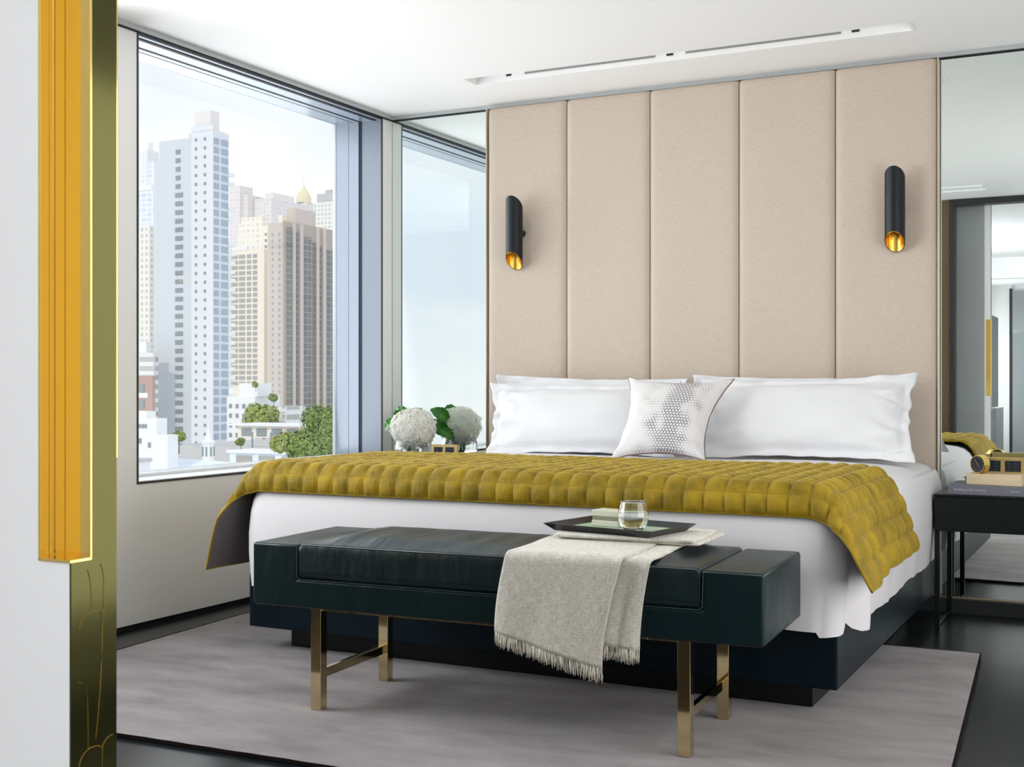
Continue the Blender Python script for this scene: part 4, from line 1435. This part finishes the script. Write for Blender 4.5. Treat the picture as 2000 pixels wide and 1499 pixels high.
# --- tall pale tower
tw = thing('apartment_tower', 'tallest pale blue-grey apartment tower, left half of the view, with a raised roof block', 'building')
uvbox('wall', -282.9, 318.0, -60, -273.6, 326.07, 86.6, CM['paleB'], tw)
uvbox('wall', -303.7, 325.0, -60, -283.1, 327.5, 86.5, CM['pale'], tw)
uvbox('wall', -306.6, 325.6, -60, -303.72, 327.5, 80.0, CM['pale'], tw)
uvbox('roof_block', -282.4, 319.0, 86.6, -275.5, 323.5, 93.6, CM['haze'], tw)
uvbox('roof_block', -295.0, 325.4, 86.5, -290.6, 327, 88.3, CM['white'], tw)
uvbox('parapet', -283.0, 317.8, 86.6, -273.4, 318.1, 88.4, CM['paleB'], tw)
rc = []
for k in range(35):
    z = 83.8 - k * 3.01
    rc += [(-280.85, 317.95, z, .85, .3, .95), (-277.0, 317.95, z, .85, .3, .95)]
    wide = 3.4 if k > 4 else 2.1
    rc.append((-294.6 + (0 if k > 4 else -.45), 324.95, z - 1.7, wide, .3, 1.55))
    rc.append((-285.6, 324.95, z - 1.7, 1.1, .3, 1.6))
win_many(tw, rc, CM['win'], 100)
rc = []
for k in range(34):
    z = 83.0 - k * 3.01
    for yy, ww in ((319.7, 2.5), (323.9, 3.4)): rc.append((-273.55, yy, z, .3, ww, 2.0))
for (r_) in rc: win(tw, *r_, CM['winb'])
for k in range(28):
    z = 72.0 - k * 3.01
    if k in (2, 3, 6, 7): continue
    o = uvbox('balcony', -273.6, 325.9, z, -271.9, 327.4, z + 1.25, CM['white'], tw)

# --- cream apartment block with window grid
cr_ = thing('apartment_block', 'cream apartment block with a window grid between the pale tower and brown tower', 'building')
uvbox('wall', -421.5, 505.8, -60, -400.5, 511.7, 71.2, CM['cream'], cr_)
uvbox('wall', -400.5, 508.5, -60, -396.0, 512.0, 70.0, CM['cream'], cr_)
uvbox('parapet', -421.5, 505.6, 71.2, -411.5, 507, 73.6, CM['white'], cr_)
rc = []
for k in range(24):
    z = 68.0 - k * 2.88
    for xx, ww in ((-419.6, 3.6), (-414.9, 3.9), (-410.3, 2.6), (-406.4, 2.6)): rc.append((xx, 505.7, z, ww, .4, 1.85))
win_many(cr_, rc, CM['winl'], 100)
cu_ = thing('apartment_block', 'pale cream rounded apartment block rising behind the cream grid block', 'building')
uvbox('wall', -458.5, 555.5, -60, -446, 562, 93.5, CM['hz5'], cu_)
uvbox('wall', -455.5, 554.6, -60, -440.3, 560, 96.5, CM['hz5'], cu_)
uvbox('wall', -440.3, 553.6, -60, -435.2, 559.2, 91.0, CM['cream'], cu_)
for k in range(26):
    win(cu_, -437.0, 553.5, 86 - k * 3.45, 1.3, .4, 1.3, CM['win'])

# --- brown tower with glazed bays
bt = thing('office_tower', 'brown stone tower with tall glazed bays at the right of the view', 'building')
uvbox('wall', -370.3, 470.3, -60, -361.2, 533.4, 78.6, CM['pink'], bt)
uvbox('wall', -361.2, 469.9, -19, -360.6, 533.4, 79.2, CM['brown'], bt)
uvbox('roof_block', -366.0, 480, 78.6, -361.0, 496, 86.5, CM['pink'], bt)
uvbox('roof_block', -368.5, 476, 78.6, -366.0, 484, 83.0, CM['cream'], bt)
for (a, b, m, zt) in ((471.72, 476.11, 'bayd', 76.5), (478.73, 481.37, 'bayd', 74.7), (484.85, 492.14, 'bay', 73.2), (493.2, 495.1, 'bayd', 71.2), (497.87, 500.45, 'bayd', 70.1), (504.36, 512.52, 'bay', 68.6), (513.19, 514.99, 'bayd', 66.6), (517.24, 523.63, 'bay', 65.7)):
    uvbox('glazed_bay', -360.6, a, -17.5, -360.2, b, zt, CM[m], bt)
for (a, b) in ((476.51, 478.32), (481.98, 484.44), (495.53, 497.45), (500.88, 503.27)):
    uvbox('pier', -360.6, a, -18.5, -359.7, b, 78.8, CM['pink'], bt)
for k in range(30): win(bt, -363.4, 470.2, 73 - k * 3.0, 1.0, .4, 1.4, CM['winb'])
for k in range(30): win(bt, -367.4, 470.2, 73 - k * 3.0, .7, .4, 1.2, CM['winl'])
pd = thing('podium_building', 'low pinkish podium with red-brown stripes at the foot of the brown tower', 'building')
uvbox('wall', -359.5, 452.6, -60, -348.7, 515.4, -15.6, CM['pink'], pd)
for (y0, y1, z0, z1) in ((474, 477, -28, -15.9), (489, 491.6, -28, -15.9), (477, 489, -23.5, -21.0)):
    uvbox('stripe', -348.7, y0, z0, -348.4, y1, z1, CM['brick'], pd)

# --- distant towers, haze put into their colours
def far(label, boxes, cat='building', name='distant_tower'):
    r_ = thing(name, label, cat)
    for b in boxes: uvbox(b[7] if len(b) > 7 else 'wall', *b[:6], CM[b[6]] if isinstance(b[6], str) else b[6], r_)
    return r_
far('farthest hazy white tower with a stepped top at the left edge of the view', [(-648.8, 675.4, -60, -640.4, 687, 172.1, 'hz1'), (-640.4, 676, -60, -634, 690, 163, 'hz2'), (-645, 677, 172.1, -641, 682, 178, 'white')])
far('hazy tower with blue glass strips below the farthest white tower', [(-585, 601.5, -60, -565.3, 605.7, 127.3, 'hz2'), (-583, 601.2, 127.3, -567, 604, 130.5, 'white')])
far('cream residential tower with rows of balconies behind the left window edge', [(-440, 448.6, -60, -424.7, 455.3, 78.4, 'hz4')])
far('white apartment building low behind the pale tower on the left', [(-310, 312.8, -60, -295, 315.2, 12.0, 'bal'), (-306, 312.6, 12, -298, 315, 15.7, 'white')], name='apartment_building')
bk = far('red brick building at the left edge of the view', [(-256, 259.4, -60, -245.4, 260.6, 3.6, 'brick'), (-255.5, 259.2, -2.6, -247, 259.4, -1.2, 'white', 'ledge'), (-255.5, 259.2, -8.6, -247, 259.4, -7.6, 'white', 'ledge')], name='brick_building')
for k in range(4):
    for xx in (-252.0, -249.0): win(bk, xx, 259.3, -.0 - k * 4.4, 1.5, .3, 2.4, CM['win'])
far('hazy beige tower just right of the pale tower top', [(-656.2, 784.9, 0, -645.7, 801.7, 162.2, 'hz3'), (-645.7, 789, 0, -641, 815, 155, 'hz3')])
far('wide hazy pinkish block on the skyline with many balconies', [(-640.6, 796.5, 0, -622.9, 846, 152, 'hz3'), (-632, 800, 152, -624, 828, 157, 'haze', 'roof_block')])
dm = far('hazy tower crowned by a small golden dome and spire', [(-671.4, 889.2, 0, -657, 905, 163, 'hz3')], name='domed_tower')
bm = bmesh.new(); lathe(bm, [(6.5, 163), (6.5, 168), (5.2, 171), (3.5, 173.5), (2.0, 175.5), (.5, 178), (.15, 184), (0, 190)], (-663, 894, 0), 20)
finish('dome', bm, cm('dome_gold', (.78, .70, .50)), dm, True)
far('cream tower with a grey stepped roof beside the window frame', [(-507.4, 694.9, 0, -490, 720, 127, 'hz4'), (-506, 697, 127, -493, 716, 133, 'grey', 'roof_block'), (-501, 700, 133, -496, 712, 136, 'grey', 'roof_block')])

# --- stepped white building with planted terraces
st = thing('terraced_building', 'white stepped building with planted roof terraces in front of the cream block', 'building')
uvbox('wall', -250.5, 297.5, -60, -239.5, 309.8, -2.5, CM['white'], st)
uvbox('penthouse', -246.0, 298, -2.5, -239.0, 305, 1.6, CM['white'], st)
uvbox('wall', -239.5, 299.5, -60, -229.5, 309.8, -5.5, CM['bal'], st)
for k in range(6): uvbox('terrace_slab', -240.5, 299.2, -7.2 - k * 3.0, -229.2, 299.6, -6.2 - k * 3.0, CM['white'], st)
for k in range(5):
    for xx in (-249, -246.4, -243.8, -241.2): win(st, xx, 297.4, -5.5 - k * 3.0, 1.0, .3, 1.3, CM['win'])

# --- low white building on the left and the chapel
lw = thing('stepped_white_building', 'low white stepped building at the lower left corner of the view', 'building')
uvbox('wall', -142, 138.7, -60, -131.2, 141, -4.1, CM['white'], lw)
uvbox('wall', -131.2, 138.7, -60, -129.0, 141, -6.6, CM['white'], lw)
uvbox('wall', -136.8, 138.9, -4.1, -133.5, 141, -3.0, CM['white'], lw)
uvbox('wall', -129, 127.2, -60, -125.2, 131, -9.9, CM['white'], lw)
uvbox('cornice', -129.2, 126.9, -10.1, -125.0, 131.2, -9.6, CM['grey'], lw)
for i in range(3): win(lw, -134.6 + i * .62, 138.65, -5.3, .42, .2, .6, CM['win'])
win(lw, -134.5, 138.65, -7.6, .5, .2, .8, CM['win']); win(lw, -132.6, 138.65, -8.2, .5, .2, .8, CM['win'])
for k in range(4):
    win(lw, -125.9, 127.1, -11.4 - k * 2.1, .55, .2, 1.3, CM['win']); win(lw, -127.6, 127.1, -11.4 - k * 2.1, 1.3, .2, 1.1, CM['win'])

ch = thing('chapel', 'white chapel with a pale blue pitched roof and small belfry', 'chapel')
def prism(name, pts_lo, pts_hi, m, parent):
    bm = bmesh.new(); a = [bm.verts.new(p) for p in pts_lo]; b = [bm.verts.new(p) for p in pts_hi]
    n = len(a)
    bm.faces.new(a[::-1]); bm.faces.new(b)
    for k in range(n): bm.faces.new((a[k], a[(k + 1) % n], b[(k + 1) % n], b[k]))
    return finish(name, bm, m, parent)
# ridge from left rear to right front; eaves nearer the hotel
RA, RB = Vector((-146, 152.0, -10.9)), Vector((-106.5, 140.5, -10.9))
EA, EB = Vector((-125.5, 131.5, -14.6)), Vector((-96.0, 124.0, -14.2))
bm = bmesh.new()
v = [bm.verts.new(p) for p in (EA, EB, RB, RA, EA - Vector((0, 0, .4)), EB - Vector((0, 0, .4)), RB - Vector((0, 0, 4)), RA - Vector((0, 0, 4)))]
for f_ in ((0, 1, 2, 3), (7, 6, 5, 4), (0, 4, 5, 1), (1, 5, 6, 2), (2, 6, 7, 3), (3, 7, 4, 0)): bm.faces.new([v[i] for i in f_])
finish('roof', bm, CM['roof'], ch)
bm = bmesh.new()
LA_, LB_ = Vector((-140, 139.5, -13.4)), Vector((-146, 152, -10.85))
v = [bm.verts.new(p) for p in (LA_, EA + Vector((-6.5, 3.2, .9)), RA + Vector((7.0, -2, .06)), LB_)]
v2 = [bm.verts.new(k.co - Vector((0, 0, .3))) for k in v]
bm.faces.new(v); bm.faces.new(v2[::-1])
for k in range(4): bm.faces.new((v[k], v[(k + 1) % 4], v2[(k + 1) % 4], v2[k]))
finish('roof', bm, CM['roofb'], ch)
prism('wall', [(-128.8, 134.8, -40), (-124.8, 132.2, -40), (-95.5, 124.9, -40), (-105, 139, -40), (-130.5, 147, -40)], [(-128.8, 134.8, -14.2), (-124.8, 132.2, -15.0), (-95.5, 124.9, -14.7), (-105, 139, -14), (-130.5, 147, -13)], CM['white'], ch)
for k in range(9):
    t = .06 + k * .105
    p = Vector((-124.8, 132.2, 0)).lerp(Vector((-95.5, 124.9, 0)), t)
    win(ch, p.x, p.y - .1, -16.6, .9, .3, 1.5, CM['win'])
bf = bmesh.new(); BX, BY = -128.6, 147.5
lathe(bf, [(1.15, -11.6), (1.15, -10.9), (.95, -10.9), (.95, -8.2), (1.1, -8.2), (1.1, -7.9), (.6, -7.6), (.28, -6.6), (.08, -5.6), (0, -4.3)], (BX, BY, 0), 8)
finish('belfry', bf, CM['white'], ch)
for k in range(8):
    a = 2 * math.pi * (k + .5) / 8
    win(ch, BX + .9 * math.cos(a), BY + .9 * math.sin(a), -9.5, .22, .22, 1.5, CM['win'])
gb = thing('glazed_pavilion', 'low pale pavilion with wide windows behind the chapel roof', 'building')
uvbox('wall', -150.5, 179.0, -40, -128.0, 186, -11.8, CM['roof'], gb)
uvbox('flat_roof', -151, 178.6, -11.8, -127.6, 186.4, -11.3, CM['white'], gb)
for k in range(4): win(gb, -147.0 + k * 5.3, 178.9, -13.2, 3.6, .3, 2.0, CM['winl'])
tr_ = thing('garden_terrace', 'concrete terrace with a railing and lamp posts behind the pavilion', 'terrace')
uvbox('retaining_wall', -200, 216, -40, -140, 222, -13.2, CM['grey'], tr_)
uvbox('deck', -200, 222, -40, -135, 262, -13.0, CM['grey'], tr_)
for k in range(6):
    uvbox('lamp_post', -176 + k * 5.2, 217.0, -13.2, -175.7 + k * 5.2, 217.3, -9.6, CM['win'], tr_)
cafe = thing('garden_pavilion', 'flat-roofed terrace pavilion with a planted roof at the foot of the cream block', 'building')
uvbox('wall', -212, 256, -13, -190, 268, -9.8, CM['cream'], cafe)
uvbox('flat_roof', -214, 254.5, -9.8, -188, 268, -9.3, CM['white'], cafe)
for k in range(4): win(cafe, -209 + k * 5, 255.9, -11.5, 3.2, .3, 2.0, CM['win'])
g = struct(box('ground', (-900, -60, -62), (-30, 1100, -60.5), CM['grey']), 'distant city ground far below the window', 'ground')
g.data.materials[0] = cm('pale_city_ground', (.80, .82, .84))

# --- trees
MT['fol'] = mat('tree_foliage', (.13, .22, .06), .8, var=(.9, .25, (.34, .42, .13)), spec=.1)
MT['fol2'] = mat('tree_foliage_yellow', (.22, .30, .08), .8, var=(.9, .25, (.48, .52, .20)), spec=.1)
MT['trunk'] = cm('tree_bark', (.16, .12, .09))
def tree(c, r, label, m, n=1500, hgt=None, seed=0, s=.5, group='trees below the towers'):
    rnd = random.Random(seed)
    root = thing('city_tree', label, 'tree', (0, 0, 0), group=group)
    bm = bmesh.new()
    lobes = [(Vector((rnd.uniform(-.55, .55) * r, rnd.uniform(-.5, .5) * r, rnd.uniform(-.25, .5) * r)), r * rnd.uniform(.42, .62)) for _ in range(8)]
    C_ = Vector(c)
    for i in range(n):
        lc, lr = lobes[rnd.randrange(8)]
        d = Vector((rnd.gauss(0, 1), rnd.gauss(0, 1), rnd.gauss(0, 1))).normalized()
        p = C_ + lc + d * lr * rnd.uniform(.70, 1.10)
        u = d.orthogonal().normalized(); w = d.cross(u); a = rnd.uniform(0, 6.28); q = s * rnd.uniform(.6, 1.3)
        u2 = u * math.cos(a) + w * math.sin(a) + d * rnd.uniform(-.5, .5); w2 = d.cross(u2)
        vs = [bm.verts.new(p + u2 * q), bm.verts.new(p + w2 * q * .7 + d * q * .2), bm.verts.new(p - u2 * q), bm.verts.new(p - w2 * q * .7 + d * q * .2)]
        bm.faces.new(vs)
    for lc, lr in lobes:
        k = bmesh.new(); bmesh.ops.create_icosphere(k, subdivisions=2, radius=lr * .74)
        for v_ in k.verts: v_.co = v_.co * (1 + .12 * ns(v_.co.x, v_.co.y, v_.co.z)) + C_ + lc
        me = bpy.data.meshes.new('t'); k.to_mesh(me); k.free(); bm.from_mesh(me); bpy.data.meshes.remove(me)
    finish('foliage', bm, m, root)
    bm = bmesh.new(); tube(bm, [(c[0], c[1], c[2] - r * 2.2), (c[0] + .1 * r, c[1], c[2])], [.09 * r, .05 * r], 8)
    finish('trunk', bm, MT['trunk'], root)
tree((-95.3, 133.8, -5.0), 3.5, 'tall bushy green tree at the right, in front of the podium', MT['fol'], 5200, seed=1, s=0.24)
tree((-97.6, 127.5, -7.0), 2.1, 'light green tree left of the tall bushy one, in front of the podium', MT['fol2'], 3600, seed=2, s=0.24)
tree((-79.8, 108.2, -7.0), 3.0, 'broad low green tree at the bottom right of the view, over the sill', MT['fol'], 5200, seed=3, s=0.22)
tree((-82.3, 117.8, -6.6), 2.3, 'dark green tree beside the window frame at the bottom right', MT['fol'], 3400, seed=4, s=0.22)
tree((-231.4, 291.2, -10.0), 5.2, 'pale green tree in front of the terraced white building', MT['fol2'], 4200, seed=5, s=0.5)
tree((-138.1, 151.3, -7.7), 1.19, 'small yellow-green tree beside the low white building', MT['fol2'], 900, seed=6, s=0.25)
tree((-166.0, 201.1, -11.0), 1.08, 'small dark bush on the garden terrace', MT['fol'], 600, seed=7, s=0.28)
tree((-235.9, 293.4, 1.1), 0.93, 'tiny shrub on the roof terrace of the stepped building', MT['fol2'], 400, seed=8, s=0.5)
tree((-234.8, 300.7, -3.0), 1.42, 'shrubs on the upper terrace of the stepped building, right side', MT['fol'], 500, seed=9, s=0.5)
